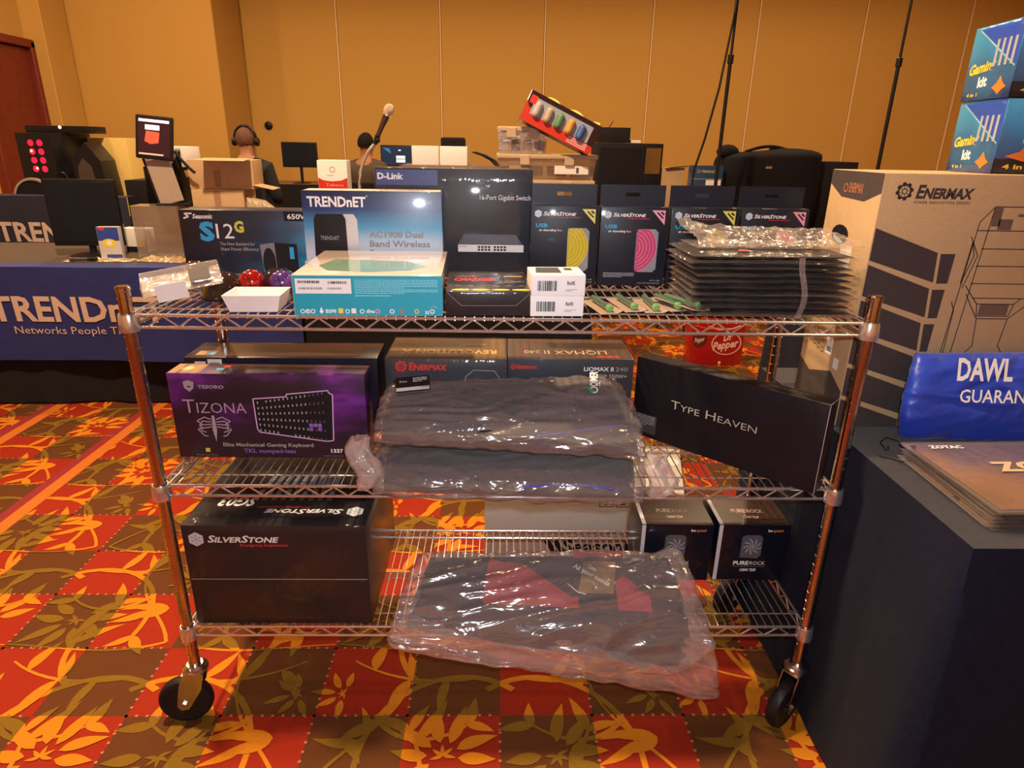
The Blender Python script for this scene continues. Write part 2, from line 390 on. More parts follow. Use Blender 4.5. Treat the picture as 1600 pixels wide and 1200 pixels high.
for x in (-1.835, -2.362):
    MB().box((x, 2.5, .0012), (.055, 13, .0024)).build('carpet_border', P('orange border yarn', (.52, .13, .008), .95, var=.2, scale=300), floor)
    MB().box((x - .048, 2.5, .001), (.04, 13, .0024)).build('carpet_border', P('crimson border yarn', (.24, .015, .022), .95, var=.2, scale=300), floor)

WALLM = P('tan fabric wall panel', (.50, .285, .062), .85, var=.06, scale=300, bump=.15, bscale=900)
wb = struct('wall_back', MB().box(((XW0 + XW1) / 2, YB + .08, ZC / 2), (XW1 - XW0, .1, ZC)), P('wall core', (.3, .2, .1), .9))
seams = [-3.78, -2.296, -.854, .613, 2.124, 3.616, 5.125, 6.62]
xs = [XW0] + seams + [XW1]
pm0 = None
for i, (a, b) in enumerate(zip(xs, xs[1:])):
    o = MB().box(((a + b) / 2, YB + .015, ZC / 2 + .02), (b - a - .022, .04, ZC - .06), .006).build('wall_panel', WALLM, wb)
for x in seams:
    MB().box((x, YB + .006, ZC / 2), (.017, .052, ZC - .02), .003).build('panel_trim', P('pale panel trim', (.78, .60, .33), .5), wb)
MB().box((2.5, YB - .012, .07), (9.8, .02, .14), .004).build('skirting', P('dark stained wood', (.09, .03, .012), .4), wb)
col = struct('wall_pier', MB().box((-4.85, 8.45, ZC / 2), (2.5, .95, ZC), .012), WALLM)
pier2 = struct('wall_left', MB().box((XW0 - .05, (YB + YF) / 2, ZC / 2), (.1, YB - YF, ZC)), WALLM)
struct('wall_left_return', MB().box((-5.75, 7.70, ZC / 2), (.72, .5, ZC), .01), WALLM)
struct('wall_right', MB().box((XW1 + .05, (YB + YF) / 2, ZC / 2), (.1, YB - YF, ZC)), WALLM)
struct('wall_front', MB().box(((XW0 + XW1) / 2, YF - .05, ZC / 2), (XW1 - XW0, .1, ZC)), WALLM)
struct('ceiling', MB().box(((XW0 + XW1) / 2, (YB + YF) / 2, ZC + .05), (XW1 - XW0, YB - YF, .1)), P('white ceiling tile', (.72, .62, .50), .9))
dr = struct('door_1', MB().box((-5.62, 7.0, 1.18), (.06, .86, 2.3), .01), P('dark red stained wood', (.16, .022, .012), .45, var=.3, scale=12))
MB().box((-5.60, 6.53, 1.2), (.14, .09, 2.4), .008).box((-5.60, 7.43, 1.2), (.14, .09, 2.4), .008).box((-5.60, 6.98, 2.38), (.14, .99, .09), .008).build('door_frame', P('dark red stained wood', (0, 0, 0)), dr)
struct('wall_left_infill', MB().box((-5.85, 6.98, ZC / 2), (.44, 1.0, ZC)), WALLM)
for i, (x, y, e) in enumerate(CANS):
    c = MB().lathe([(.075, 0), (.10, 0), (.105, -.006), (.098, -.012), (.078, -.012), (.075, 0)], (x, y, ZC), 24)
    c = tag(c.build('trim_%d' % (i + 1), P('white lamp trim', (.8, .78, .75), .4)), kind='structure')
    m, nt, b = (lambda: nodes('lamp lens'))() if i == 0 else (LM, None, None)
    if i == 0:
        LM = m; b.inputs['Emission Color'].default_value = (1, .72, .42, 1); b.inputs['Emission Strength'].default_value = 14
    MB().lathe([(0, -.004), (.074, -.004)], (x, y, ZC), 24).build('lamp_lens', LM, c)
# small round wall knob
o = MB().lathe([(0, .03), (.035, .028), (.055, .018), (.06, 0), (0, 0)], (-3.38, YB - .006, 1.56), 20, (0, -1, 0)).build('wall_knob', BLACKPL)
tag(o, 'small round black knob mounted on the back wall right of the corner', 'wall fixture')

# ------------------------------------------------------------------ tables with cloths
def clothed_table(name, label, x0, x1, y0, y1, z, mat, drape_mat, folds=.012, rz=0., seed=1, group=None, flare=.0, legs=True):
    cx, cy = (x0 + x1) / 2, (y0 + y1) / 2; w, d = x1 - x0, y1 - y0
    t = thing(name, label, 'table', (cx, cy, 0), rz, group)
    MB().box((0, 0, z - .022), (w - .012, d - .012, .03), .004).build('table_board', P('wood laminate', (.35, .22, .12), .5), t)
    for sx in (-1, 1):
        for sy in (-1, 1): MB().tube([(sx * (w / 2 - .12), sy * (d / 2 - .09), z - .037), (sx * (w / 2 - .12), sy * (d / 2 - .09), 0)], .014).build('leg', STEEL, t)
    # cloth top + drape as one continuous surface
    peri = 2 * (w + d); n = int(peri / .02); rr = random.Random(seed); ph = [rr.uniform(0, 6.3) for _ in range(5)]
    def edge(u):
        s = u * peri
        if s < w: return (-w / 2 + s, -d / 2, 0, -1)
        s -= w
        if s < d: return (w / 2, -d / 2 + s, 1, 0)
        s -= d
        if s < w: return (w / 2 - s, d / 2, 0, 1)
        s -= w
        return (-w / 2, d / 2 - s, -1, 0)
    def fn(u, v):
        x, y, nx, ny = edge(u % 1.); s = u * peri
        corner = math.exp(-((min(abs(x) - w / 2, 0)) ** 2 + (min(abs(y) - d / 2, 0)) ** 2) / .03)
        k = folds * v * (math.sin(s * 9 + ph[0]) + .7 * math.sin(s * 17.3 + ph[1]) + .4 * math.sin(s * 33 + ph[2])) + v * (.006 + flare)
        k = k * (1 - .5 * corner) + corner * v * (.03 if y < 0 else 0)
        dx = (x / (abs(x) + 1e-6)) if corner > .3 and abs(abs(x) - w / 2) < .2 else 0; dy = (y / (abs(y) + 1e-6)) if corner > .3 and abs(abs(y) - d / 2) < .2 else 0
        ex = nx * k + dx * corner * v * .03; ey = ny * k + dy * corner * v * (.03 if y < 0 else 0)
        return (x + ex, y + ey, z - v * (z - .012) - (0 if v else 0))
    mb = MB(); mb.sheet(fn, n, 16, True)
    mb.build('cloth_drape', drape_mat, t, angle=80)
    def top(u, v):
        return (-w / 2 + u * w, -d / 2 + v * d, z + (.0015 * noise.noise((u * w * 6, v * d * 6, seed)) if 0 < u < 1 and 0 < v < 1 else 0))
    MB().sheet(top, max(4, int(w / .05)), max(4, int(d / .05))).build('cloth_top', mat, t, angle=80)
    return t
rtab = clothed_table('display_table', 'dark navy cloth covered table at the right edge holding the tall kraft carton', .772, 2.55, -.362, .56, .75, LITTOPCLOTH, NAVYCLOTH, .004, 0, 4)
BANNERBLUE = P('royal blue banner cloth', (.012, .026, .17), .7, var=.2, scale=10, bump=.2, bscale=200, sheen=.15)
BROWNCLOTH = P('brown black table cloth', (.07, .045, .03), .85, var=.2, bump=.3, bscale=500, sheen=.1)
atab = clothed_table('banner_table', 'long dark cloth table with the blue banner hanging in front, left behind the trolley', -3.75, .46, 2.09, 2.86, .75, BROWNCLOTH, BLACKCLOTH, .010, 2.5, 9)
btab = clothed_table('back_left_table', 'dark cloth table behind the banner table at the far left', -4.6, -1.9, 3.55, 4.25, .78, BLACKCLOTH, BLACKCLOTH, .01, 0, 2)
etab = clothed_table('side_table', 'navy clothed table standing behind the trolley at its right end', 1.10, 2.40, .74, 1.32, .75, BLACKCLOTH, NAVYCLOTH, .01, 0, 5)
dtab = clothed_table('equipment_table', 'dark clothed table against the back wall carrying the tall black equipment case', .35, 3.05, 4.1, 4.85, .75, BLACKCLOTH, BLACKCLOTH, .01, 0, 6)
ctab = clothed_table('computer_desk', 'long dark desk near the back wall carrying two monitors', -3.6, -.2, 6.75, 7.5, .88, P('brown desk top', (.16, .09, .04), .5), BLACKCLOTH, .01, 0, 7)

# banner hanging on the front of the banner table
def banner(name, label, w, h, loc, rz, txt, tx, th, tw, sub=None, seed=1, mat=None, drop=0.):
    t = thing(name, label, 'banner', loc, rz)
    mat = mat or BANNERBLUE
    def sag(u, v): return .014 * math.sin(u * w * 4 + seed) * (.3 + v) + .006 * math.sin(u * w * 11 + v * 3) - .012 * math.exp(-((u - .45) / .2) ** 2) * v
    def fn(u, v): return (-w / 2 + u * w, -.024 - sag(u, v) - .006, -v * h)
    m = MB(); m.sheet(fn, 90, 24); m.build('cloth', mat, t, angle=80)
    def fold(u, v): return (-w / 2 + u * w, -.030 - sag(u, 0) + v * .11, .004 - (v * 0) if v > .15 else -.001)
    MB().sheet(fold, 90, 5).build('cloth_fold', mat, t, angle=80)
    pr = []
    for s_, x, y, hh, ww, bold in txt:
        vs, fs, twd = textpoly(s_, bold)
        bmt = bmesh.new(); vv = [bmt.verts.new((x + a * ww / twd, -(0), y + b * hh)) for a, b in vs]
        for f in fs:
            try: bmt.faces.new([vv[i] for i in f])
            except ValueError: pass
        bmesh.ops.subdivide_edges(bmt, edges=[e for e in bmt.edges if e.calc_length() > .03], cuts=2)
        for q in bmt.verts:
            u = (q.co.x + w / 2) / w; v = -q.co.z / h; q.co.y = -.024 - sag(u, v) - .006 - .0035
        me = bpy.data.meshes.new('lettering'); bmt.to_mesh(me); bmt.free(); tag(link('lettering', me, P('pale banner print', (.62, .50, .42), .7), t), kind='stuff')
    return t
banner('hanging_banner', 'royal blue cloth banner with large white network lettering on the left table front', 2.3, .49, (-2.185, 2.030, .752), 2.9,
       [('TRENDnET', -.395, -.275, .125, .87, .028), ('Networks People Trust', -.30, -.345, .040, .62, .0)], 0, 0, 0)
banner('table_banner', 'dark blue banner with pale letters on the far left table behind the black monitor', 1.5, .42, (-3.35, 3.50, .97), 0,
       [('TRENDnET', -.20, -.31, .13, .90, .028)], 0, 0, 0, seed=3, mat=P('dusky navy banner', (.02, .022, .05), .8))

# ------------------------------------------------------------------ wire shelf trolley
ZS = (.279, .656, 1.0336); HW = .7375; DP = .41
cart = thing('wire_shelf_trolley', 'chrome wire shelf trolley on black castors with three loaded shelves', 'trolley', (0, 0, 0))
pb, pt = .166, 1.089
prof = [(0, pb), (.0127, pb)]
z = pb + .012
while z < pt - .01:
    prof += [(.0127, z - .0009), (.0135, z - .0005), (.0135, z + .0005), (.0127, z + .0009)]; z += .0254
prof += [(.0127, pt - .008), (.0142, pt - .006), (.0142, pt - .001), (.012, pt + .002), (0, pt + .002)]
POSTM = P('chrome plated post', (.60, .52, .48), .16, metal=1., var=.06)
pm_ = MB().lathe(prof, (0, 0, 0), 20).mesh('post', True, 12)
pm_.materials.append(POSTM)
for x in (-HW, HW):
    for y in (0, DP):
        o = link('post', pm_, None, cart); o.location = (x, y, 0)
def zig(mb, a, b, n, h, r=.0021):
    a = Vector(a); b = Vector(b); pts = []
    for i in range(2 * n + 1): 
        p = a.lerp(b, i / (2 * n)); p.z += (0 if i % 2 else -h)
        pts.append(p)
    for p, q in zip(pts, pts[1:]): mb.cyl(p, q, r, 6)
for zt in ZS:
    f = MB(); h = .025; e = .016
    for yy in (0, DP):
        f.cyl((-HW + e, yy, zt), (HW - e, yy, zt), .0034, 10).cyl((-HW + e, yy, zt - h), (HW - e, yy, zt - h), .0034, 10)
        zig(f, (-HW + e + .02, yy, zt - .002), (HW - e - .02, yy, zt - .002), 23, h - .003)
    for xx in (-HW, HW):
        f.cyl((xx, e, zt), (xx, DP - e, zt), .0034, 10).cyl((xx, e, zt - h), (xx, DP - e, zt - h), .0034, 10)
        zig(f, (xx, e + .01, zt - .002), (xx, DP - e - .01, zt - .002), 6, h - .003)
    f.cyl((-HW + .004, DP / 2, zt), (HW - .004, DP / 2, zt), .0026, 8).cyl((-HW + .004, DP / 2, zt - .016), (HW - .004, DP / 2, zt - .016), .0026, 8)
    zig(f, (-HW + .02, DP / 2, zt - .001), (HW - .02, DP / 2, zt - .001), 24, .015, .0016)
    sh = f.build('shelf_frame', CHROME, cart)
    w_ = MB(); n = 76
    for i in range(1, n):
        x = -HW + 2 * HW * i / n
        w_.tube([(x, -.002, zt - .004), (x, -.001, zt + .0036), (x, .012, zt + .0046), (x, DP - .012, zt + .0046), (x, DP + .001, zt + .0036)], .0015, 6)
    for yy in (.045, DP - .045): w_.cyl((-HW + .004, yy, zt + .0018), (HW - .004, yy, zt + .0018), .0018, 8)
    tag(w_.build('deck_wires', CHROME, sh), kind='stuff')
    for xx in (-HW, HW):
        for yy in (0, DP):
            c = MB().lathe([(.0142, -.020), (.0192, -.020), (.0198, -.010), (.0182, .012), (.0165, .016), (.0142, .016)], (xx, yy, zt - h / 2), 24).build('corner_collar', CHROME, sh)
def castor(x, y, ang):
    c = bpy.data.objects.new('castor', None); COL.objects.link(c); c.parent = cart; c.location = (x, y, 0); c.rotation_euler = (0, 0, R(ang)); c.empty_display_size = .03
    o = -.034
    w = MB().lathe([(.018, -.014), (.036, -.014), (.047, -.0125), (.052, -.015), (.060, -.013), (.0635, -.006), (.0635, .006), (.060, .013), (.052, .015), (.047, .0125), (.036, .014), (.018, .014)], (o, 0, .0635), 40, (0, 1, 0)).build('wheel', RUBBER, c)
    fk = MB()
    for s in (-1, 1):
        fr = (V(0, s * .020 - (.0013 if s > 0 else .0013), 0), V(1, 0, 0), V(0, 0, 1), V(0, 1, 0))
        fk.prism([(-.026, .150), (.022, .150), (.012, .105), (o + .018, .060), (o + .010, .048), (o - .008, .046), (o - .016, .058), (-.038, .120)], .0026, fr)
        fk.cyl((o, s * .020, .0635), (o, s * .027, .0635), .0085, 6)
    fk.cyl((o, -.024, .0635), (o, .024, .0635), .005, 10)
    fk.box((-.004, 0, .1495), (.052, .044, .0028), .001)
    fk.lathe([(0, .150), (.026, .151), (.030, .155), (.029, .160), (.024, .163), (.024, .166), (.019, .170), (0, .170)], (0, 0, 0), 28)
    fk.build('fork', STEEL, c)
castor(-HW, 0, 6); castor(HW, 0, 38); castor(-HW, DP, 70); castor(HW, DP, 35)

# ------------------------------------------------------------------ logos
def snow_logo(pr, fr, mat, u, v, r, ink):
    pr.poly(fr, mat, [(u + r * math.sin(PI / 3 * k), v + r * math.cos(PI / 3 * k)) for k in range(6)], 'logo', 2)
    for k in range(6):
        a = PI / 3 * k; pr.line(fr, ink, [(u, v), (u + .72 * r * math.sin(a), v + .72 * r * math.cos(a))], r * .05, 'logo_lines', 3)
        b, c = u + .42 * r * math.sin(a), v + .42 * r * math.cos(a)
        for s in (-.7, .7): pr.line(fr, ink, [(b, c), (b + .24 * r * math.sin(a + s), c + .24 * r * math.cos(a + s))], r * .045, 'logo_lines', 3)
def gear_logo(pr, fr, mat, u, v, r, inner=None):
    pr.ring(fr, mat, u, v, r * .86, r * .26, 'logo', 2); pr.ring(fr, mat, u, v, r * .34, r * .12, 'logo', 2)
    for k in range(8):
        a = PI / 4 * k + .2; q = .2
        pr.poly(fr, mat, [(u + r * s * math.cos(a + t), v + r * s * math.sin(a + t)) for s, t in ((.8, -q * 1.2), (1.04, -q), (1.04, q), (.8, q * 1.2))], 'logo', 2)
        pr.line(fr, mat, [(u + .3 * r * math.cos(a), v + .3 * r * math.sin(a)), (u + .6 * r * math.cos(a), v + .6 * r * math.sin(a))], r * .07, 'logo', 2)
def fan_art(pr, fr, u, v, r, mat, n=9, name='fan_picture', lift=3):
    for k in range(n):
        a = 2 * PI * k / n
        pr.poly(fr, mat, [(u + r * q * math.cos(a + t), v + r * q * math.sin(a + t)) for q, t in ((.2, 0), (.6, .10), (1, .45), (1, .62), (.6, .42), (.2, .35))], name, lift)
    pr.disc(fr, mat, u, v, r * .16, name, lift)
def silverstone(pr, fr, u, v, hh, red=True, flip=False):
    """hexagon emblem and name; hh = emblem radius"""
    snow_logo(pr, fr, P('pale emblem ink', (.62, .68, .76), .4), u, v, hh, P('emblem line ink', (.25, .29, .36), .4))
    pr.text(fr, WHITE, 'SilverStone', u + hh * 1.35, v - hh * .42, hh * .95, hh * 8.6, bold=.022, shear=.25, sc=True)
    if red: pr.text(fr, RED, 'Designing Inspiration', u + hh * 5.2, v - hh * .98, hh * .34, hh * 5.8, name='tagline', bold=.01)
T1, T2, T3 = 1.0399, .6623, .2853

# ------------------------------------------------------------------ TOP SHELF
# router box: navy to white printed front
TN = G('router box print', (0, 0, 1 / .214, 0), [(0, (.70, .74, .80)), (.34, (.62, .70, .80)), (.60, (.06, .30, .55)), (.80, (.012, .04, .16)), (1, (.008, .018, .07))], nz_amt=.06)
t, F, pr = carton('router_box', 'tall navy to white printed router box standing behind the flat teal box', 'box', (-.306, .310, T1), 2.5, .322, .075, .213, TN)
fr = F['front']; k = .322
pr.text(fr, WHITE, 'TRENDnET', .012, .178, .022, .134, bold=.03)
pr.text(fr, WHITE, 'R', .148, .200, .004); pr.text(fr, SILVER, 'TEW-818DRU', .262, .186, .006, .036)
pr.poly(fr, BLACKI, [(.020, .0), (.024, .150), (.030, .161), (.092, .161), (.098, .150), (.100, .0)], 'router_picture', 1)
pr.poly(fr, P('router edge grey', (.55, .57, .6), .4), [(.098, .0), (.097, .150), (.090, .161), (.116, .161), (.124, .148), (.125, .0)], 'router_picture_edge', 1)
pr.text(fr, GREYINK, 'TRENDnET', .036, .102, .009, .044, bold=.02)
for i, s in enumerate(('AC1900 Dual', 'Band Wireless', 'Router')):
    pr.text(fr, GREYINK, s, .150, .108 - i * .0215, .0145, (.126, .142, .064)[i], bold=.022)
pr.fuzz(fr, GREYINK, .152, .045, .12, 3, .003)
pr.rect(F['top'], P('pale box top', (.55, .50, .45), .4), .004, .004, .314, .067, 'top_print', 1)
pr.text(F['topr'], BLACKI, 'TRENDnET', .04, .03, .02, .11, bold=.03)
pr.done()
# power supply box
SN = G('power supply box print', (1.9, 0, -1.6, .46), [(0, (.004, .008, .02)), (.35, (.006, .02, .05)), (.55, (.006, .07, .16)), (.8, (.02, .30, .55)), (1, (.05, .45, .75))], nz_amt=.55, nz_scale=5, stretch=(1, 1, 5))
t, F, pr = carton('power_supply_box', 'dark blue and cyan power supply box at the left of the top shelf', 'box', (-.609, .305, T1), 2.0, .284, .085, .166, SN)
fr = F['front']
pr.line(fr, WHITE, [(.030, .158), (.013, .158), (.022, .151), (.010, .147)], .0035, 'logo', 2); pr.text(fr, WHITE, 'Seasonic', .030, .147, .010, .046, bold=.03, shear=.3)
pr.text(fr, CYAN, 'S', .042, .098, .040, .034, bold=.05); pr.text(fr, WHITE, '12', .080, .102, .034, .040, bold=.0); pr.text(fr, P('lime ink', (.60, .62, .10), .5), 'G', .122, .117, .024, .022, bold=.05)
pr.text(fr, SILVER, 'The New Standard for', .085, .086, .007, .080, bold=.01); pr.text(fr, SILVER, 'Silent Power Efficiency', .085, .074, .007, .088, bold=.01)
pr.rect(fr, BLACKI, .238, .143, .062, .022, 'badge', 1); pr.text(fr, WHITE, '650W', .246, .148, .011, .050, bold=.02)
pr.poly(fr, GREYINK, [(.182, .0), (.176, .088), (.210, .093), (.212, .0)], 'unit_picture', 1); pr.disc(fr, BLACKI, .195, .045, .015, 'unit_fan', 2, ry=.036)
pr.poly(fr, BLACKI, [(.212, .0), (.210, .093), (.262, .090), (.262, .0)], 'unit_picture_side', 1); pr.rect(fr, CYAN, .244, .055, .010, .028, 'unit_badge', 2)
pr.rect(fr, PAPER, .278, .036, .018, .015, 'sli_badge', 1); pr.text(fr, BLACKI, 'SLI', .280, .040, .007, .014, bold=.03)
pr.done()
# switch box behind the router
t, F, pr = carton('switch_box', 'large dark blue shrink wrapped network switch box behind the router box', 'box', (-.122, .412, T1), 0.8, .385, .075, .262, BOXNAVY)
fr = F['front']
pr.rect(fr, P('deep blue ink', (.02, .05, .22), .4), .002, .222, .150, .036, 'blue_band', 1)
pr.text(fr, WHITE, 'D-Link', .006, .236, .014, .062, bold=.03); pr.text(fr, WHITE, '16-Port Gigabit Switch', .255, .190, .012, .126, bold=0)
pr.poly(fr, P('device top ink', (.05, .06, .09), .4), [(.200, .080), (.215, .106), (.345, .106), (.364, .080)], 'device_picture_top', 1)
pr.rect(fr, PAPER, .200, .062, .166, .018, 'device_picture', 1)
for a in range(8):
    for b in range(2): pr.rect(fr, BLACKI, .250 + a * .0085 + (.006 if a > 3 else 0), .065 + b * .007, .006, .005, 'device_ports', 2)
pr.text(fr, BLACKI, 'D-Link', .204, .074, .004, .018); pr.done()
def film_over(t, w, d, h, g=.0022, mat=None, nm='shrink_wrap', amp=.0016):
    mb = MB(); mb.box((0, d / 2, h / 2), (w + 2 * g, d + 2 * g, h + 2 * g), .003)
    bmesh.ops.subdivide_edges(mb.bm, edges=[e for e in mb.bm.edges if e.calc_length() > .03], cuts=8, use_grid_fill=True)
    for v in mb.bm.verts: v.co += v.normal * amp * max(-.6, noise.noise(v.co * 35)) if v.co.z > .004 else Vector()
    for v in mb.bm.verts: v.co.z = max(v.co.z, .0002)
    return mb.build(nm, mat or SHRINK, t, angle=80)
SHRINK = FILM('shrink wrap film', .985, rough=.10, bump=.35, bscale=28, stretch=(1, 1, .5), gloss=.015, fres=.22)
film_over(t, .385, .075, .262)
# flat teal box in front
TEAL = P('teal printed card', (.012, .33, .44), .4, var=.04, coat=.15)
t, F, pr = carton('router_box', 'flat teal fronted box with white top lying at the front edge of the top shelf', 'box', (-.264, -.010, T1), 2.2, .286, .30, .080, P('white glossy card', (.72, .60, .55), .10, coat=.6))
fr = F['front']; pr.rect(fr, TEAL, .001, .001, .286, .0775, 'teal_print', 1)
pr.rect(fr, PAPER, .006, .044, .106, .029, 'address_label', 2)
pr.bars(fr, BLACKI, .011, .064, .042, .005, 1); pr.bars(fr, BLACKI, .068, .063, .036, .005, 2); pr.bars(fr, GREYINK, .012, .052, .046, .004, 3); pr.bars(fr, GREYINK, .066, .052, .028, .004, 4)
pr.fuzz(fr, P('pale teal ink', (.25, .62, .68), .5), .118, .070, .160, 6, .0018, seed=4); pr.fuzz(fr, P('pale teal ink', (0, 0, 0)), .118, .051, .160, 3, .002, seed=5)
pr.fuzz(fr, P('pale teal ink', (0, 0, 0)), .118, .039, .115, 1, .0026, seed=6)
for i, (u, m_) in enumerate(((.016, WHITE), (.026, WHITE), (.036, WHITE), (.052, WHITE), (.089, YELLOW), (.102, WHITE), (.114, PAPER), (.130, WHITE), (.160, PINK), (.188, WHITE), (.207, GREYINK), (.236, YELLOW), (.266, WHITE))):
    if i in (4, 6, 10): pr.rect(fr, m_, u - .0045, .005, .009, .010, 'mark', 2)
    elif i == 3: pr.poly(fr, m_, [(u - .004, .008), (u, .018), (u + .004, .008), (u, .004)], 'mark', 2)
    else: pr.ring(fr, m_, u, .009, .0045, .0016, 'mark', 2, 14)
pr.text(fr, WHITE, 'FC', .024, .006, .006, .010, bold=.02); pr.text(fr, WHITE, 'BSMI', .060, .006, .007, .020, bold=.02); pr.text(fr, WHITE, 'dlna', .138, .006, .007, .016, bold=.02)
pr.line(fr, WHITE, [(.258, .017), (.277, .017)], .0012, 'usb_mark'); pr.line(fr, WHITE, [(.264, .017), (.268, .0205), (.273, .0205)], .0012, 'usb_mark'); pr.text(fr, WHITE, 'SS', .252, .004, .006, .008, bold=.02)
tp = F['top']; pr.poly(tp, P('sage printed oval', (.20, .34, .26), .12, coat=.6), [(.03, .10), (.06, .045), (.14, .03), (.22, .05), (.25, .10), (.20, .16), (.05, .18)], 'top_print', 1)
for i in range(18): pr.line(tp, P('salmon ink', (.62, .25, .18), .4), [(.090 + i * .0085, .006), (.094 + i * .0088, .030)], .0012, 'top_lines', 1)
pr.done()
# charger box with opened-looking black front end
t, F, pr = carton('charger_box', 'black shrink wrapped charger box with red lettering between teal and white boxes', 'box', (-.030, .004, T1), 2.4, .168, .20, .048, BOXBLACK, rx=0)
tp = F['top']
pr.text(tp, RED, 'CHARGER', .014, .105, .028, .085, bold=.03); pr.rect(tp, RED, .014, .155, .05, .004, 'red_line', 1)
pr.rect(tp, P('gold ink', (.6, .38, .1), .4), .120, .150, .04, .010, 'gold_strip', 1); pr.fuzz(tp, GREYINK, .105, .10, .055, 3, .006, seed=8)
for i in range(4): pr.disc(tp, YELLOW, .028 + i * .040, .016, .018, 'yellow_oval', 1, ry=.007)
for i in range(6): pr.ring(tp, SILVER, .022 + i * .026, .055, .005, .0012, 'icon', 1, 12)
fr = F['front']; pr.line(fr, GREYINK, [(.002, .046), (.030, .020), (.138, .020), (.166, .046)], .0008, 'flap_crease', 1); pr.done()
film_over(t, .168, .20, .048)
# two white accessory boxes
for i in range(2):
    t, F, pr = carton('white_accessory_box', ('upper' if i else 'lower') + ' of two small white barcoded boxes stacked beside the black charger box', 'box',
                      (.105 + .001 * i, .004 - .003 * i, T1 + .0418 * i), 2.5 + i, .106, .090, .0412, PAPER, 'small white barcoded boxes on the top shelf')
    fr = F['front']; pr.bars(fr, BLACKI, .012, .010, .038, .020, 11 + i); pr.text(fr, BLACKI, 'RoHS', .070, .022, .007, .015, bold=.03); pr.fuzz(fr, GREYINK, .068, .012, .022, 2, .0016)
    tp = F['top']
    if i:
        pr.poly(tp, P('charcoal ink', (.05, .055, .065), .4), [(.010, .022), (.016, .082), (.062, .082), (.062, .022)], 'picture', 1); pr.rect(tp, P('dark olive ink', (.06, .06, .02), .4), .072, .050, .016, .026, 'picture', 1)
        pr.text(tp, ORANGE, 'INSTANT CHARGER', .016, .008, .006, .072, bold=.02)
    pr.done()
# fan boxes with euro-hook tabs
FW, FH, FD = .160, .186, .045
def fan_box(x, y, rz, colname, pos):
    t, F, pr = carton('fan_box', 'black hook tab box with %s fan, %s' % (colname, pos), 'box', (x, y, T1), rz, FW, FD, FH, BOXNAVY, 'black usb fan boxes along the back of the top shelf')
    fm = {'yellow': P('yellow translucent fan', (.62, .48, .02), .2, coat=.5), 'pink': P('pink translucent fan', (.62, .06, .20), .2, coat=.5)}[colname]
    tri = {'yellow': P('pale yellow ink', (.75, .66, .12), .5), 'pink': P('light pink ink', (.80, .33, .42), .5)}[colname]
    # hanging tab with a real slot, at the back edge
    tb = MB(); y0 = FD - .002; h0, h1 = FH - .004, FH + .048; w = FW / 2 - .002
    tb.box((-w / 2 - .0085, y0, (h0 + h1) / 2), (w - .017, .0012, h1 - h0)); tb.box((w / 2 + .0085, y0, (h0 + h1) / 2), (w - .017, .0012, h1 - h0))
    tb.box((0, y0, h1 - .009), (.034, .0012, .018)); tb.box((0, y0, h0 + .0125), (.034, .0012, .025))
    tb.build('hanging_tab', BOXNAVY, t)
    fr = F['front']
    silverstone(pr, fr, .017, .168, .009)
    pr.poly(fr, tri, [(.120, .180), (.152, .180), (.152, .146)], 'corner_flash', 1); pr.line(fr, BOXNAVY, [(.133, .175), (.148, .161)], .0035, 'corner_flash_stripe', 2); pr.line(fr, BOXNAVY, [(.142, .176), (.149, .170)], .004, 'corner_flash_stripe', 2)
    pr.text(fr, CYAN, 'USB', .012, .137, .0085, .028, bold=.03); pr.text(fr, WHITE, 'air channeling', .020, .128, .005, .040, bold=.02); pr.text(fr, PINK, 'fan', .062, .128, .005, .012, bold=.02)
    # window: recessed look built as rim + fan + clear pane
    u0, u1, v0, v1 = .088, .140, .034, .136
    def rr(e): 
        a, b, c, d, q = u0 + e, u1 - e, v0 + e, v1 - e, .008
        return [(a + q, c), (b - q, c), (b, c + q), (b, d - q), (b - q, d), (a + q, d), (a, d - q), (a, c + q)]
    pr.poly(fr, P('grey window card', (.28, .29, .32), .5), rr(0), 'window_opening', 1)
    cx, cy, rad = .078, .092, .060
    pts = []
    for kk in range(25):
        a = R(-78) + R(156) * kk / 24; uu, vv = cx + rad * math.cos(a), cy + rad * math.sin(a); pts.append((min(max(uu, u0 + .001), u1 - .002), min(max(vv, v0 + .002), v1 - .001)))
    pr.poly(fr, fm, [(u0 + .001, pts[0][1])] + pts + [(u0 + .001, pts[-1][1])], 'fan', 2)
    edge = {'yellow': P('bright yellow ribs', (.88, .78, .10), .2), 'pink': P('bright pink ribs', (.9, .35, .5), .2)}[colname]
    for q in (.020, .028, .036, .044, .052, .059):
        seg = [(cx + q * math.cos(R(a)), cy + q * math.sin(R(a))) for a in range(-84, 85, 12)]
        seg = [s for s in seg if u0 + .001 < s[0] < u1 - .001 and v0 < s[1] < v1]
        if len(seg) > 1: pr.line(fr, edge, seg, .0011, 'fan_guard', 3)
    pr.fuzz(fr, SILVER, .014, .030, .075, 4, .0018, seed=5); pr.text(fr, SILVER, 'www.silverstonetek.com', .098, .006, .0035, .054); pr.text(fr, SILVER, 'AP121-USB', .128, .012, .0035, .024)
    pr.done()
    mb = MB(); mb.sheet(lambda a, b: (-FW / 2 + u0 + a * (u1 - u0), -.0016 - .003 * math.sin(PI * a) * math.sin(PI * b), v0 + b * (v1 - v0)), 12, 20).build('window_film', SHRINK, t)
for a in ((.144, .318, -1, 'yellow', 'beside the dark blue switch box'), (.309, .316, -1, 'pink', 'second from the left behind the green tubes'), (.478, .322, -1, 'yellow', 'third from the left half hidden by bagged pouches'), (.648, .326, -1, 'pink', 'rightmost, nearest the big kraft carton')): fan_box(*a)
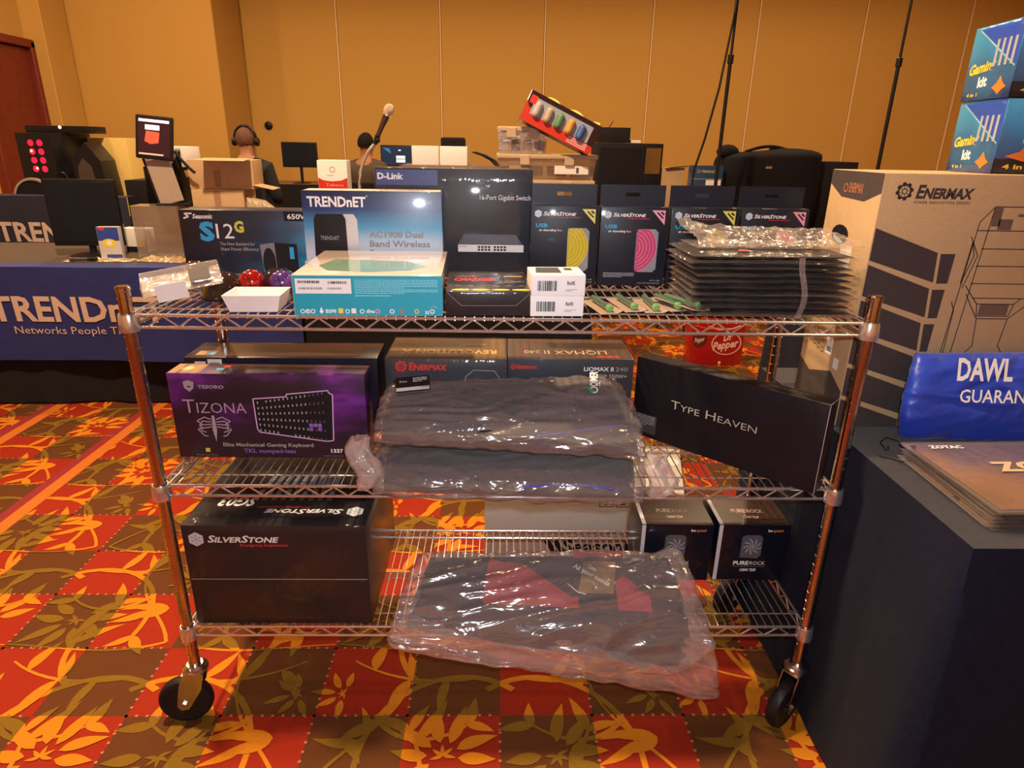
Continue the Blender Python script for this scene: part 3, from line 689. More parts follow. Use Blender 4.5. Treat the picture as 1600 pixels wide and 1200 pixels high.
# five light sticks on cards
KR = P('tan backing card', (.30, .22, .16), .6); GT = P('green tinted tube', (.07, .13, .08), .15, coat=.8); GE = P('green tube end', (.16, .36, .12), .2, coat=.6)
for i, (x, y, a, tilt, wh) in enumerate(((.207, .085, 12, 0, 'leftmost, beside the white boxes'), (.262, .100, 10, 0, 'second from the left'), (.310, .088, 2, 0, 'in the middle, card corner turned up'), (.350, .100, 14, 0, 'fourth, half under its neighbour'), (.372, .070, 26, 9, 'rightmost, against the bagged pouches'))):
    t = thing('light_stick', 'green light stick on tan card, %s' % wh, 'light stick', (x, y, T1 + (.0012 * i) + (.006 if tilt else 0)), a, 'carded light sticks at the front of the top shelf', 0, tilt)
    mb = MB(); mb.sheet(lambda u, v: (-.024 + .048 * u, -.06 + .13 * v, .001 + .006 * (max(0, u - .7) ** 1.5) * 6 * (1 - v)), 10, 12)
    o = mb.build('backing_card', KR, t); sd = o.modifiers.new('s', 'SOLIDIFY'); sd.thickness = .0007
    MB().cyl((0, -.042, .0085), (0, .055, .0085), .0065, 14).build('tube', GT, t)
    MB().lathe([(0, .006), (.005, .0055), (.0078, .003), (.0078, -.004), (0, -.004)], (0, -.044, .0085), 16, (0, -1, .1)).build('end_cap', GE, t)
# stack of film bagged black pouches
POUCHF = FILM('crisp pouch film', .955, rough=.09, bump=.9, bscale=45, stretch=(.4, 1.4, 1), gloss=.07)
POUCHC = P('black nylon pouch', (.006, .0055, .006), .4, var=.4, scale=30, bump=.5, bscale=60)
def slab_bag(parent, w, d, th, seed, film, core, lift=0., fw=.012, crinkle=.004, print_=None, cname='folded_pouch', fname='film_bag'):
    def H(u, v, q): 
        e = max(0., 1 - abs(2 * u - 1) ** 9) * max(0., 1 - abs(2 * v - 1) ** 7)
        return e ** .5 * q
    def shape(sgn, W, D, TH, amp, sd):
        def fn(u, v):
            x = -W / 2 + u * W; y = -D / 2 + v * D
            n = noise.noise((x * 16 + sd, y * 16, sd * .7)) * amp + noise.noise((x * 60, y * 14 + sd * 3, 1.7)) * amp * .5
            return (x, y + n * .4, TH / 2 + sgn * H(u, v, TH / 2) + (n if sgn > 0 else 0) * H(u, v, 1) + lift * max(0, v - .3) * (.5 + .5 * math.sin(u * 3 + sd)))
        return fn
    m = MB(); m.sheet(shape(1, w, d, th, .0015, seed), 24, 12); m.sheet(shape(-1, w, d, th, .0, seed), 24, 12); bmesh.ops.remove_doubles(m.bm, verts=m.bm.verts, dist=.0002)
    c = m.build(cname, core, parent, angle=80)
    m = MB(); m.sheet(shape(1, w + 2 * fw, d + 2 * fw, th + .003, crinkle, seed + 5), 70, 28); m.sheet(shape(-1, w + 2 * fw, d + 2 * fw, th + .001, 0, seed + 5), 70, 28); bmesh.ops.remove_doubles(m.bm, verts=m.bm.verts, dist=.0002)
    f = m.build(fname, film, parent, angle=80); return c, f
order = ['bottommost', 'second from the bottom', 'third from the bottom', 'fourth from the bottom', 'fifth from the bottom', 'sixth from the bottom', 'seventh from the bottom', 'eighth from the bottom', 'ninth from the bottom', 'topmost, with red mark']
for i in range(10):
    t = thing('bagged_pouch', 'black pouch in clear film, %s of its stack' % order[i], 'pouch',
              (.546 + rnd.uniform(-.005, .005) - (.010 if i > 7 else 0), .105 + rnd.uniform(-.004, .004) + .0015 * i, T1 + .0126 * i), 1.5 + rnd.uniform(-1.6, 1.6), 'stack of film bagged black pouches')
    slab_bag(t, .322, .165, .0098, i * 1.7, POUCHF, POUCHC, fw=.010, crinkle=.0026)
    if i == 9:
        pr = Print(t); fr = (V(0, 0, .0135), V(1, 0, 0), V(0, 1, 0), V(0, 0, 1)); pr.poly(fr, RED, [(-.075, -.066), (-.062, -.040), (-.050, -.045), (-.046, -.068)], 'red_mark', 1); pr.done()
# film flap raised over the stack: loose crackling bag mouth
t = thing('loose_film_bag', 'crumpled empty clear film bag lying open on top of the pouch stack', 'plastic bag', (.555, .125, T1 + .1275), 2)
def flap(u, v):
    x = -.165 + .35 * u + .01 * math.sin(v * 5); y = -.05 + .13 * v
    z = .004 + .030 * (v ** 1.2) * (1 - .3 * u) + .008 * abs(noise.noise((u * 9, v * 7, 2.2))) + .004 * noise.noise((u * 30, v * 18, 1.1)) + .012 * math.exp(-((u - .05) / .08) ** 2) * v
    return (x, y, z)
MB().sheet(flap, 70, 30).sheet(lambda u, v: (-.165 + .35 * u, -.05 + .13 * v, .001 + .002 * abs(noise.noise((u * 8, v * 6, 3)))), 30, 12).build('film', FILM('crumpled film', .88, rough=.1, bump=1., bscale=50, gloss=.10), t, angle=80)
t = thing('wrapping_tape', 'strip of clear tape wrapped round the middle of the pouch stack', 'tape', (.585, .012, T1))
MB().sheet(lambda u, v: (-.006 + .012 * u + .006 * math.sin(v * 5), -.0060 - .007 * math.sin(PI * min(1, v * 1.25)) - .006 + .03 * max(0, v - .85), .002 + .120 * v), 3, 20).build('tape', FILM('clear tape', .86, rough=.15, gloss=.12), t, angle=80)
# blister packs and glossy balls at the left end
TRAYM = P('white moulded tray', (.78, .72, .70), .4)
def tray(name, label, x, y, z, rz, w, d, h, tilt=0., ry=0.):
    t = thing(name, label, 'tray', (x, y, z), rz, None, tilt, ry)
    m = MB()
    a = [(-w / 2, -d / 2), (w / 2, -d / 2), (w / 2, d / 2), (-w / 2, d / 2)]; q = .82
    ro = [m.bm.verts.new((u, v, h)) for u, v in a]; bo = [m.bm.verts.new((u * q, v * q, 0)) for u, v in a]; ri = [m.bm.verts.new((u * .94, v * .94, h)) for u, v in a]; bi = [m.bm.verts.new((u * q * .93, v * q * .93, .003)) for u, v in a]
    for i in range(4):
        j = (i + 1) % 4; m.bm.faces.new((ro[i], ro[j], bo[j], bo[i])); m.bm.faces.new((ro[i], ri[i], ri[j], ro[j])); m.bm.faces.new((ri[i], bi[i], bi[j], ri[j]))
    m.bm.faces.new(bo[::-1]); m.bm.faces.new(bi); m.build('tray', TRAYM, t)
    return t
tray('ball_tray', 'white tapered tray at the left front of the top shelf, balls behind it', -.497, .045, T1, 3, .112, .085, .034)
GLOSSB = [P('chrome ball skin', (.55, .50, .45), .08, metal=1.), P('metallic red ball skin', (.55, .02, .02), .12, metal=.7, coat=1.), P('metallic violet ball skin', (.16, .08, .40), .12, metal=.7, coat=1.)]
def ball_t(label, x, y, r, m, z=None):
    t = thing('glossy_ball', label, 'ball', (x, y, T1 + r if z is None else z), 0, 'glossy balls in clear packs at the left of the top shelf')
    MB().ball((0, 0, 0), r, 4).build('shell', m, t); MB().lathe([(r * 1.003, -.0012), (r * 1.012, 0), (r * 1.003, .0012)], (0, 0, 0), 32, (1, .2, .3)).build('seam_band', BLACKPL, t)
ball_t('silver chrome ball behind the tilted clear pack, nearest the left post', -.690, .215, .026, GLOSSB[0], T1 + .040)
ball_t('metallic red ball sitting behind the white tray', -.536, .128, .027, GLOSSB[1], T1 + .036)
ball_t('violet blue metallic ball between white tray and teal box', -.474, .132, .027, GLOSSB[2], T1 + .034)
for i, (x, y) in enumerate(((-.600, .140), (-.502, .195))):
    t = thing('speaker_dome', ('left' if i == 0 else 'right') + ' of two smoky black domes beside the red ball', 'dome', (x, y, T1), 0, 'smoky black domes on the top shelf')
    MB().lathe([(.046, 0), (.047, .004), (.043, .024), (.033, .042), (.018, .052), (0, .055)], n=32).build('dome', P('smoked glossy plastic', (.02, .012, .010), .08, coat=1.), t)
    MB().lathe([(.046, 0), (.050, 0), (.050, .004), (.047, .004)], n=32).build('rim', BLACKPL, t)
for i, (x, y, h, w) in enumerate(((-.536, .128, .014, .03), (-.474, .132, .012, .03), (-.690, .215, .018, .03))):
    o = MB().lathe([(.016, 0), (.018, 0), (.0165, h), (.014, h)], (x, y, T1), 20).build('ring_stand', P('clear grey plastic', (.25, .25, .27), .2), None); tag(o, ('ring stand under the metallic red ball', 'ring stand under the violet blue ball', 'ring stand under the silver chrome ball')[i], 'stand')
t = thing('blister_pack', 'tilted clear blister pack with white card at the left end of the top shelf', 'blister pack', (-.660, .080, T1 + .046), 24, None, 22, -8)
MB().box((0, 0, .0), (.15, .070, .0015), .0006).build('clear_base', MC['crumpled film'], t)
MB().box((-.022, -.0385, .004), (.058, .0012, .040), .0004).build('white_label', PAPER, t)
m = MB(); m.box((.0, 0, .006), (.152, .072, .018), .005, seg=2)
m.build('blister', FILM('rigid blister', .88, rough=.06, bump=.3, bscale=30, gloss=.1), t)
MB().box((.035, 0, .006), (.040, .050, .012), .004).build('insert', BLACKPL, t)
for i, (x, y, rz, l_) in enumerate(((-.600, .205, 20, 'clear curved blister lid lying behind the tilted pack'),)):
    t = thing('empty_blister', l_, 'blister pack', (x, y, T1 + .008), rz)
    MB().sheet(lambda u, v: (-.07 + .14 * u, -.035 + .07 * v, .030 * math.sin(PI * u) ** .5 * math.sin(PI * v) ** .5), 24, 16).build('lid', MC['rigid blister'], t)

# ------------------------------------------------------------------ MIDDLE SHELF
KB = G('keyboard box print', (.25, .0, .9, .36), [(0, (.010, .007, .016)), (.42, (.016, .010, .026)), (.56, (.07, .012, .12)), (.66, (.16, .02, .26)), (.74, (.03, .012, .06)), (1, (.012, .008, .020))], nz_amt=1.5, nz_scale=5.5, stretch=(.7, 1, 1.6), coat=.25)
def kb_box(label, loc, rz, full):
    t, F, pr = carton('keyboard_box', label, 'box', loc, rz, .44 if full else .465, .070 if full else .128, .207 if full else .20, KB if full else P('black violet card', (.014, .011, .022), .3, var=.3, scale=9, coat=.3), None)
    return t, F, pr
t, F, pr = kb_box('purple and black mechanical keyboard box standing at the left front of the middle shelf', (-.530, .122, T2), -.3, True)
fr = F['front']
shield = [(.0, .024), (.012, .028), (.024, .024), (.022, .009), (.012, .0), (.002, .009)]
pr.poly(fr, SILVER, [(.034 + a, .163 + b) for a, b in shield], 'shield_logo', 1)
pr.poly(fr, BLACKI, [(.041, .176), (.046, .173), (.0455, .178)], 'shield_logo_eye', 2); pr.poly(fr, BLACKI, [(.051, .176), (.046 + .001, .173), (.0465, .178)], 'shield_logo_eye', 2)
pr.text(fr, SILVER, 'TESORO', .066, .172, .0075, .058, bold=.03)
pr.text(fr, P('rose silver ink', (.42, .30, .40), .4), 'Tizona', .026, .112, .034, .142, bold=-.005, sc=True)
for s in (-1, 1):
    for q in range(4): pr.line(fr, MC['rose silver ink'], [(.090 + s * .006, .096 - q * .006), (.090 + s * (.020 + .006 * q % .02), .102 - q * .010), (.090 + s * (.038 - .004 * q), .092 - q * .012), (.090 + s * (.026 - q * .003), .084 - q * .010)], .0026, 'sword_emblem', 2)
pr.poly(fr, MC['rose silver ink'], [(.087, .106), (.093, .106), (.095, .070), (.090, .040), (.085, .070)], 'sword_emblem', 2)
kb = [(.188, .074), (.186, .148), (.262, .154), (.262, .160), (.356, .170), (.358, .164), (.366, .160), (.360, .046), (.344, .044), (.192, .066)]
pr.poly(fr, BLACKI, kb, 'keyboard_picture', 2); pr.line(fr, P('bright violet ink', (.65, .40, .70), .4), kb + kb[:1], .0026, 'keyboard_outline', 3)
for r2 in range(6):
    for c2 in range(16):
        if (r2, c2) in ((5, 5), (5, 6), (5, 7), (0, 1)): continue
        x = .192 + c2 * .0098; y = .134 - r2 * .0135 + c2 * .0008 * (2.5 - r2) * .8
        pr.rect(fr, SILVER if c2 < 12 else P('dim key ink', (.10, .09, .12), .4), x + .002, y + .002, .003, .0055, 'key_legends', 4)
for x, y in ((.307, .080), (.317, .080), (.327, .080), (.307, .070), (.327, .070)): pr.rect(fr, P('violet keys', (.25, .12, .45), .4), x, y, .0088, .0088, 'arrow_keys', 4)
pr.text(fr, SILVER, 'Elite Mechanical Gaming Keyboard', .104, .029, .009, .208, bold=.02)
pr.text(fr, P('violet letters', (.22, .12, .42), .4), 'TKL numpad-less', .150, .013, .010, .12, bold=.02); pr.text(fr, WHITE, '1337', .352, .015, .009, .028, bold=.03)
pr.text(fr, GREYINK, 'www.tesorotec.com', .334, .005, .004, .066); pr.text(fr, GREYINK, 'Break the Rules.', .040, .005, .004, .050)
pr.rect(fr, P('lime ink', (0, 0, 0)), .062, .014, .010, .010, 'mark', 2)
tp = F['top']; pr.rect(tp, P('gold tan card', (.30, .17, .06), .4), .002, .003, .068, .062, 'top_panel', 1); pr.disc(tp, P('gold seal ink', (.62, .48, .25), .35), .034, .034, .015, 'seal', 2, ry=.014)
pr.rect(tp, RED, .110, .045, .016, .012, 'sticker', 1); pr.rect(tp, CYAN, .100, .025, .016, .012, 'sticker', 1); pr.done()
t, F, pr = kb_box('dark keyboard box with two white stickers standing behind the purple keyboard box', (-.540, .262, T2), 1.2, False)
fr = F['front']; pr.rect(fr, PAPER, .025, .158, .026, .032, 'blank_label', 1); pr.rect(fr, PAPER, .056, .150, .034, .046, 'barcode_label', 1)
pr.bars(fr, BLACKI, .062, .178, .022, .010, 4); pr.bars(fr, BLACKI, .062, .160, .022, .010, 5)
pr.poly(fr, SILVER, [(.205 + a * .7, .160 + b * .8) for a, b in shield], 'shield_logo', 1); pr.text(fr, GREYINK, 'TESORO', .236, .162, .008, .056, bold=.02)
pr.fuzz(fr, PURPLE, .320, .178, .04, 1, .003); pr.fuzz(fr, PURPLE, .320, .158, .05, 1, .003, seed=5); pr.fuzz(fr, GREYINK, .098, .165, .05, 1, .003)
pr.rect(fr, WHITE, .414, .155, .022, .022, 'window_mark', 1)
for a in (0, 1):
    for b in (0, 1): pr.rect(fr, BLACKI, .4175 + a * .0082, .1585 + b * .0082, .0068, .0068, 'window_mark_panes', 2)
tp = F['top']; pr.rect(tp, P('brown sheen card', (.05, .03, .025), .3, coat=.5), .05, .015, .37, .10, 'top_panel', 1); pr.rect(tp, MC['gold tan card'], .020, .018, .045, .036, 'sticker', 2); pr.disc(tp, CYAN, .055, .030, .011, 'round_sticker', 3, ry=.009)
pr.done()
# cooler boxes at the back
t, F, pr = carton('power_supply_box', 'dark box with red gear emblem and gold lettered top, behind the bagged jackets', 'box', (-.135, .226, T2), 0, .292, .175, .214, P('slate printed card', (.030, .038, .052), .35, var=.2, scale=9, coat=.4))
fr = F['front']; gear_logo(pr, fr, RED, .038, .194, .014); pr.text(fr, RED, 'Enermax', .056, .185, .018, .092, bold=.035, shear=.12, sc=True)
pr.line(fr, SILVER, [(.190, .140), (.192, .168), (.212, .186), (.262, .184), (.274, .166), (.274, .140)], .0018, 'unit_outline', 1)
tp = F['top']; pr.rect(tp, P('bronze card', (.16, .09, .035), .35, coat=.4), .003, .003, .286, .168, 'top_print', 1); pr.text(F['topr'], P('gold ink', (0, 0, 0)), 'REVOLUTION X', .025, .105, .030, .235, bold=.03)
pr.text(F['topr'], P('gold ink', (0, 0, 0)), 'ENERMAX', .055, .05, .014, .07, bold=.02); pr.done()
film_over(t, .292, .175, .214)
t, F, pr = carton('liquid_cooler_box', 'grey black liquid cooler box behind the bag beside the long black box', 'box', (.166, .234, T2), 0, .306, .170, .214, P('slate printed card', (0, 0, 0)))
fr = F['front']; gear_logo(pr, fr, RED, .013, .193, .007); pr.text(fr, RED, 'Enermax', .022, .188, .010, .050, bold=.035, sc=True)
pr.text(fr, WHITE, 'LIQMAX II', .185, .184, .010, .072, bold=.02); pr.text(fr, SILVER, '240', .262, .184, .010, .030, bold=.0); pr.text(fr, P('warm grey ink', (.38, .36, .28), .5), 'TDP 350W+', .215, .166, .009, .076, bold=.02)
tp = F['top']; pr.rect(tp, P('umber card', (.075, .050, .038), .35, coat=.3), .003, .003, .300, .164, 'top_print', 1); pr.text(F['topr'], P('tan ink', (.50, .36, .25), .5), 'LIQMAX II', .060, .105, .030, .155, bold=.0); pr.text(F['topr'], MC['tan ink'], '240', .225, .105, .026, .04); pr.text(F['topr'], RED, 'ENERMAX', .035, .148, .010, .055, bold=.03); pr.done()
# long black keyboard box turned at an angle
t, F, pr = carton('keyboard_box', 'long plain black keyboard box set at an angle across the right of the middle shelf', 'box', (.505, .124, T2), -43.6, .462, .050, .207, P('dull black card', (.010, .008, .012), .42, var=.3, scale=9, coat=.08))
fr = F['front']; pr.text(fr, P('pale gold ink', (.50, .45, .36), .5), 'Type Heaven', .105, .098, .0215, .215, bold=-.004, sc=True)
pr.rect(fr, P('charcoal label', (.045, .05, .05), .4), .004, .012, .066, .050, 'specification_label', 1); pr.fuzz(fr, SILVER, .008, .056, .056, 6, .0028, seed=8)
pr.text(F['topr'], GREYINK, 'TYPE HEAVEN', .04, .016, .010, .10); pr.line(fr, P('worn pale edge', (.35, .32, .34), .6), [(.4612, .001), (.4612, .206)], .0012, 'worn_edge', 1); pr.line(F['top'], MC['worn pale edge'], [(.33, .0012), (.461, .0012), (.461, .049)], .0012, 'worn_edge', 1)
pr.done()

# jackets in polythene bags on the middle shelf
def ridg(u, v, sd, s=6., ang=.6, st=3.):
    """long sharp folds: ridged noise stretched along one direction, warped"""
    c, q = math.cos(ang), math.sin(ang); a = (u * c + v * q) * s / st; b = (-u * q + v * c) * s
    w = noise.noise((u * 3 + sd, v * 3, sd)) * .8
    n1 = noise.noise((a + w, b + w * 2, sd)); n2 = noise.noise((a * 2.3 + 5, b * 2.1 - w * 2, sd + 3))
    return (1 - abs(n1) * 2.2) * .6 + (1 - abs(n2) * 2.2) * .3 - .45
def patch3(rows):
    """rows: (left, right) points at v=0, .5, 1 -> smooth surface through them"""
    def f(u, v):
        l0, l1, l2 = 2 * (v - .5) * (v - 1), -4 * v * (v - 1), 2 * v * (v - .5)
        p = [Vector(a).lerp(Vector(b), u) for a, b in rows]
        return p[0] * l0 + p[1] * l1 + p[2] * l2
    return f
def pill(base, T0, T1_, amp, sd, inset=0., pu=6, pv=4, wr=None, floor_=None, nu=110, nv=60, ang=.6, s=6., edge=0.):
    """front and back faces of a pillow built on a base patch; T0 toward the viewer side, T1_ behind"""
    mb = MB()
    def nrm(u, v):
        e = .01; a = base(min(u + e, 1), v) - base(max(u - e, 0), v); b = base(u, min(v + e, 1)) - base(u, max(v - e, 0)); n = a.cross(b); n.normalize(); return n
    for sg, T in ((1, T0), (-1, T1_)):
        def fn(u, v):
            uu = inset + u * (1 - 2 * inset); vv = inset + v * (1 - 2 * inset)
            e = max(0., 1 - abs(2 * u - 1) ** pu) * max(0., 1 - abs(2 * v - 1) ** pv); e = e ** .5
            p = base(uu, vv); n = nrm(uu, vv)
            k = ridg(uu, vv, sd + (sg < 0) * 7, s, ang) * amp
            p = p + n * (sg * T * e + sg * k * min(1, e * 3 + .15))
            if edge and (u < .03 or u > .97 or v < .03 or v > .97): p = p + n * edge * noise.noise((uu * 9, vv * 9, sd))
            if edge: p = p + Vector((edge * noise.noise((0, vv * 14, sd)) * (1 if u > .9 else (1 if u < .1 else 0)), 0, edge * noise.noise((uu * 14, 3, sd)) * (1 if v > .9 or v < .1 else 0)))
            if floor_ is not None and p.y > -.009: p.z = max(p.z, floor_ + .0005 * (sg + 1))
            if floor_ is not None and -.03 < p.y <= -.009 and p.z < floor_: p.y = min(p.y, -.012)
            return p
        mb.sheet(fn, nu, nv)
    bmesh.ops.remove_doubles(mb.bm, verts=mb.bm.verts, dist=.0003)
    return mb
BAGF = FILM('milky polythene', .865, milk=(.78, .70, .70), rough=.12, bump=.9, bscale=15, stretch=(1, 1, 2.5), gloss=.085)
JACK = P('black jacket cloth', (.012, .010, .012), .75, var=.4, scale=16, bump=.6, bscale=120, sheen=.1)
low = patch3([((-.272, -.046, .660), (.300, -.060, .652)), ((-.280, .085, .705), (.318, .075, .700)), ((-.262, .205, .705), (.290, .205, .705))])
t = thing('bagged_jacket', 'lower bagged black jacket, its front edge sagging over the middle shelf rail', 'bagged clothing', (0, 0, 0), 0, 'bagged jackets on the middle shelf')
pill(low, .034, .032, .003, 3, .04, floor_=.668, nu=60, nv=30).build('folded_jacket', JACK, t, angle=80)
pill(low, .044, .040, .008, 5, -.0, floor_=.664, edge=.007, pu=10, ang=.2, s=5).build('film_bag', BAGF, t, angle=80)
m = MB(); m.tube([low(.55 + .33 * i / 14, .10 + .04 * math.sin(i / 14 * 3)) + Vector((0, -.030, .018)) for i in range(15)], .0022, 6); m.build('blue_piping', P('royal blue piping', (.02, .02, .35), .5), t)
upp = patch3([((-.268, -.030, .778), (.300, -.045, .748)), ((-.272, .050, .806), (.292, .040, .815)), ((-.262, .150, .826), (.258, .150, .852))])
t = thing('bagged_jacket', 'upper bagged black jacket, paper tag at its left and a round logo at its right', 'bagged clothing', (0, 0, 0), 0, 'bagged jackets on the middle shelf')
pill(upp, .030, .030, .004, 9, .03, nu=60, nv=30, floor_=None).build('folded_jacket', JACK, t, angle=80)
pill(upp, .036, .026, .012, 12, -.0, edge=.008, pu=10, ang=.35, s=4.5).build('film_bag', BAGF, t, angle=80)
m = MB(); m.tube([upp(.60 + .32 * i / 14, .20 + .16 * i / 14) + Vector((0, -.028, .014)) for i in range(15)], .002, 6); m.build('blue_piping', MC['royal blue piping'], t)
def on_patch(base, u, v, off, ang=0.):
    e = .02; U = (base(u + e, v) - base(u - e, v)).normalized(); W = (base(u, v + e) - base(u, v - e)).normalized(); N_ = U.cross(W).normalized(); W = N_.cross(U)
    a, b = U * math.cos(ang) + W * math.sin(ang), W * math.cos(ang) - U * math.sin(ang)
    return (base(u, v) + N_ * off, a, b, N_)
pr = Print(t); fr = on_patch(upp, .13, .80, .0375, R(8))
m = MB(); m.box((0, 0, 0), (.075, .062, .0012)); o = m.build('swing_tag', P('black glossy tag', (.015, .015, .018), .25), t); Mx = Matrix((fr[1], fr[2], fr[3])).transposed().to_4x4(); Mx.translation = fr[0]; o.matrix_local = Mx
pr.rect(fr, PAPER, -.037, -.030, .072, .014, 'barcode_label', 5); pr.bars(fr, BLACKI, -.030, -.028, .055, .009, 9); pr.text(fr, WHITE, 'Size', -.03, .008, .008); pr.fuzz(fr, WHITE, .0, .022, .032, 4, .003)
fr = on_patch(upp, .855, .72, .040, R(84)); pr.ring(fr, WHITE, -.018, .0, .011, .0035, 'logo', 2, ry=.009); pr.text(fr, WHITE, 'QIMER', -.006, -.008, .017, .052, bold=.03); pr.poly(fr, P('green ink', (.05, .30, .12), .5), [(-.030, .005), (-.014, .016), (-.010, .009), (-.024, -.001)], 'logo_leaf', 3); pr.fuzz(fr, WHITE, -.004, -.014, .03, 1, .003)
pr.done()
for i, (p0, sc_, l_) in enumerate((((-.292, -.02, .70), (.030, .024, .060), 'left'), ((.335, -.025, .685), (.034, .024, .05), 'right'))):
    t2 = link('bag_end', None, None, t) if False else t
    def fl(u, v, p0=p0, sc_=sc_, sd=i * 5 + 2.):
        a = u * 2 * PI; r = .6 + .4 * math.sin(v * PI) + .25 * noise.noise((math.cos(a) * 2, math.sin(a) * 2, v * 4 + sd))
        return (p0[0] + sc_[0] * r * math.cos(a) + (.012 * math.sin(v * 6)), p0[1] + sc_[1] * r * math.sin(a), p0[2] + sc_[2] * (2 * v - .6) + .01 * noise.noise((a, v * 3, sd)))
    MB().sheet(fl, 40, 24, True).build('bag_end', FILM('bunched polythene', .72, milk=(.80, .70, .68), rough=.15, bump=.8, bscale=30, gloss=.08), t, angle=80)

# ------------------------------------------------------------------ BOTTOM SHELF
t, F, pr = carton('computer_case_box', 'large black shrink wrapped box with snowflake emblem at the left of the bottom shelf', 'box', (-.509, .004, T3), 0, .410, .36, .268, P('black glossy card', (.006, .005, .008), .3, var=.3, scale=14, coat=.08))
fr = F['front']; silverstone(pr, fr, .030, .232, .0185); pr.line(fr, P('wrap seam', (.42, .36, .33), .3), [(.004, .126), (.406, .126)], .0018, 'wrap_seam', 5)
fr = F['topr']; silverstone(pr, fr, .035, .300, .021); pr.text(fr, PAPER, 'SG03', .275, .240, .038, .088, bold=.03, shear=.2)
tp = F['top']
for i in range(9): pr.poly(tp, P('slate grey ink', (.16, .20, .26), .5), [(.120 + i * .022, .11), (.132 + i * .022, .11), (.146 + i * .020, .24), (.134 + i * .020, .24)], 'grille_picture', 1)
pr.done(); film_over(t, .410, .36, .268, g=.002)
PRK = P('black card with stripe', (.007, .008, .016), .30, var=.2, scale=10, coat=.3)
for i, (x, lab) in enumerate(((.455, 'left black cooler box on the bottom shelf, partly behind the bag'), (.655, 'right of two black cooler boxes at the back of the bottom shelf'))):
    t, F, pr = carton('cooler_box', lab, 'box', (x, .172, T3), -1, .186, .150, .168, PRK, 'black cpu cooler boxes on the bottom shelf')
    fr = F['front']; st = P('pale stripe ink', (.62, .60, .62), .4)
    pr.rect(fr, st, -.0 + .001, .001, .010, .166, 'stripe', 1); tp = F['top']; pr.rect(tp, P('brown sheen top', (.045, .026, .020), .3, coat=.4), .011, .001, .174, .148, 'top_print', 1); pr.rect(tp, st, .001, .001, .010, .148, 'stripe', 2)
    pr.text(fr, WHITE, 'be', .128, .149, .007, .011, bold=.03); pr.text(fr, ORANGE, 'quiet!', .141, .149, .007, .026, bold=.02)
    pr.poly(fr, P('heat sink grey', (.10, .10, .12), .3), [(.064, .070), (.064, .132), (.072, .138), (.110, .138), (.118, .130), (.118, .078), (.110, .068)], 'cooler_picture', 1); fan_art(pr, fr, .093, .104, .024, SILVER, 9, 'cooler_fan', 3)
    pr.text(fr, WHITE, 'PURE', .050, .048, .011, .040, bold=.035); pr.text(fr, WHITE, 'ROCK', .093, .048, .011, .040, bold=-.004); pr.line(fr, GREYINK, [(.050, .043), (.133, .043)], .001, 'rule', 2); pr.text(fr, WHITE, '130W TDP', .070, .028, .008, .042, bold=.03)
    pr.text(tp, P('sand ink', (.45, .34, .26), .5), 'PURE', .050, .060, .017, .038, bold=.035); pr.text(tp, MC['sand ink'], 'ROCK', .092, .060, .017, .042); pr.text(tp, MC['sand ink'], '130W TDP', .072, .032, .011, .042, bold=.03)
    pr.done()
# big bag of folded shirts hanging over the bottom rail
big = patch3([((-.262, -.040, .268), (.530, -.055, .115)), ((-.245, -.010, .335), (.495, -.022, .300)), ((-.205, .125, .392), (.455, .130, .400))])
t = thing('bagged_shirts', 'large milky bag of folded black and red shirts drooping off the bottom shelf', 'bagged clothing', (0, 0, 0))
inner = patch3([((-.225, -.018, .292), (.465, -.036, .175)), ((-.215, .012, .338), (.45, .0, .318)), ((-.180, .130, .385), (.425, .135, .392))])
pill(inner, .020, .028, .005, 21, .01, floor_=.293, nu=70, nv=34, s=7).build('folded_shirts', JACK, t, angle=80)
def lay(u0, u1, v0, v1, off, poly=None):
    def fn(u, v):
        a, b = u0 + (u1 - u0) * u, v0 + (v1 - v0) * v
        e = (max(0., 1 - abs(2 * a - 1) ** 6) * max(0., 1 - abs(2 * b - 1) ** 4)) ** .5
        f = on_patch(inner, a, b, .020 * e + off + .004 * ridg(a, b, 21, 7) * 1.0 + .002 * math.sin(a * 40 + b * 20)); return f[0]
    return fn
RS = P('red shirt cloth', (.50, .012, .025), .6, var=.2, scale=20, sheen=.2)
def warp(fn, w): return lambda u, v: fn(*w(u, v))
MB().sheet(lambda u, v: lay(.26, .60, .50, .93, .007)(u, (v - .0) * (1 - .15 * math.sin(PI * u)) * (1 if u < .4 else max(.22, 1 - (u - .4) * 1.5))), 30, 14).build('red_shirt', RS, t, angle=80)
MB().sheet(lambda u, v: lay(.74, .86, .50, .76, .007)(u, v * (.5 + .5 * math.sin(PI * min(1, u + .2)))), 14, 8).build('red_sleeve', RS, t, angle=80)
MB().sheet(lambda u, v: lay(.60, .80, .93, .99, .006)(u, v), 14, 4).build('red_collar', RS, t, angle=80)
MB().sheet(lambda u, v: lay(.60, .76, .62, .88, .009)(min(1, u * .8 + .2 * v), v), 14, 8).build('gold_print', P('gold foil print', (.55, .36, .10), .3, metal=.6, var=.6, scale=40), t, angle=80)
pr = Print(t); fr = on_patch(inner, .60, .80, .036, R(-32)); pr.text(fr, WHITE, 'All your needs', -.01, .0, .012, .095, bold=.02); pr.text(fr, WHITE, 'One', .02, .018, .011, .022, bold=.02); pr.line(fr, WHITE, [(.0, -.045), (.03, -.052), (.05, -.047)], .002, 'logo', 3); pr.done()
pill(big, .030, .006, .018, 31, -.0, floor_=.289, edge=.009, pu=12, pv=8, ang=.42, s=4, nu=150, nv=80).build('film_bag', FILM('milky polythene long', .80, milk=(.78, .68, .68), rough=.12, bump=.8, bscale=12, stretch=(1, 1, 2.5), gloss=.085), t, angle=80)

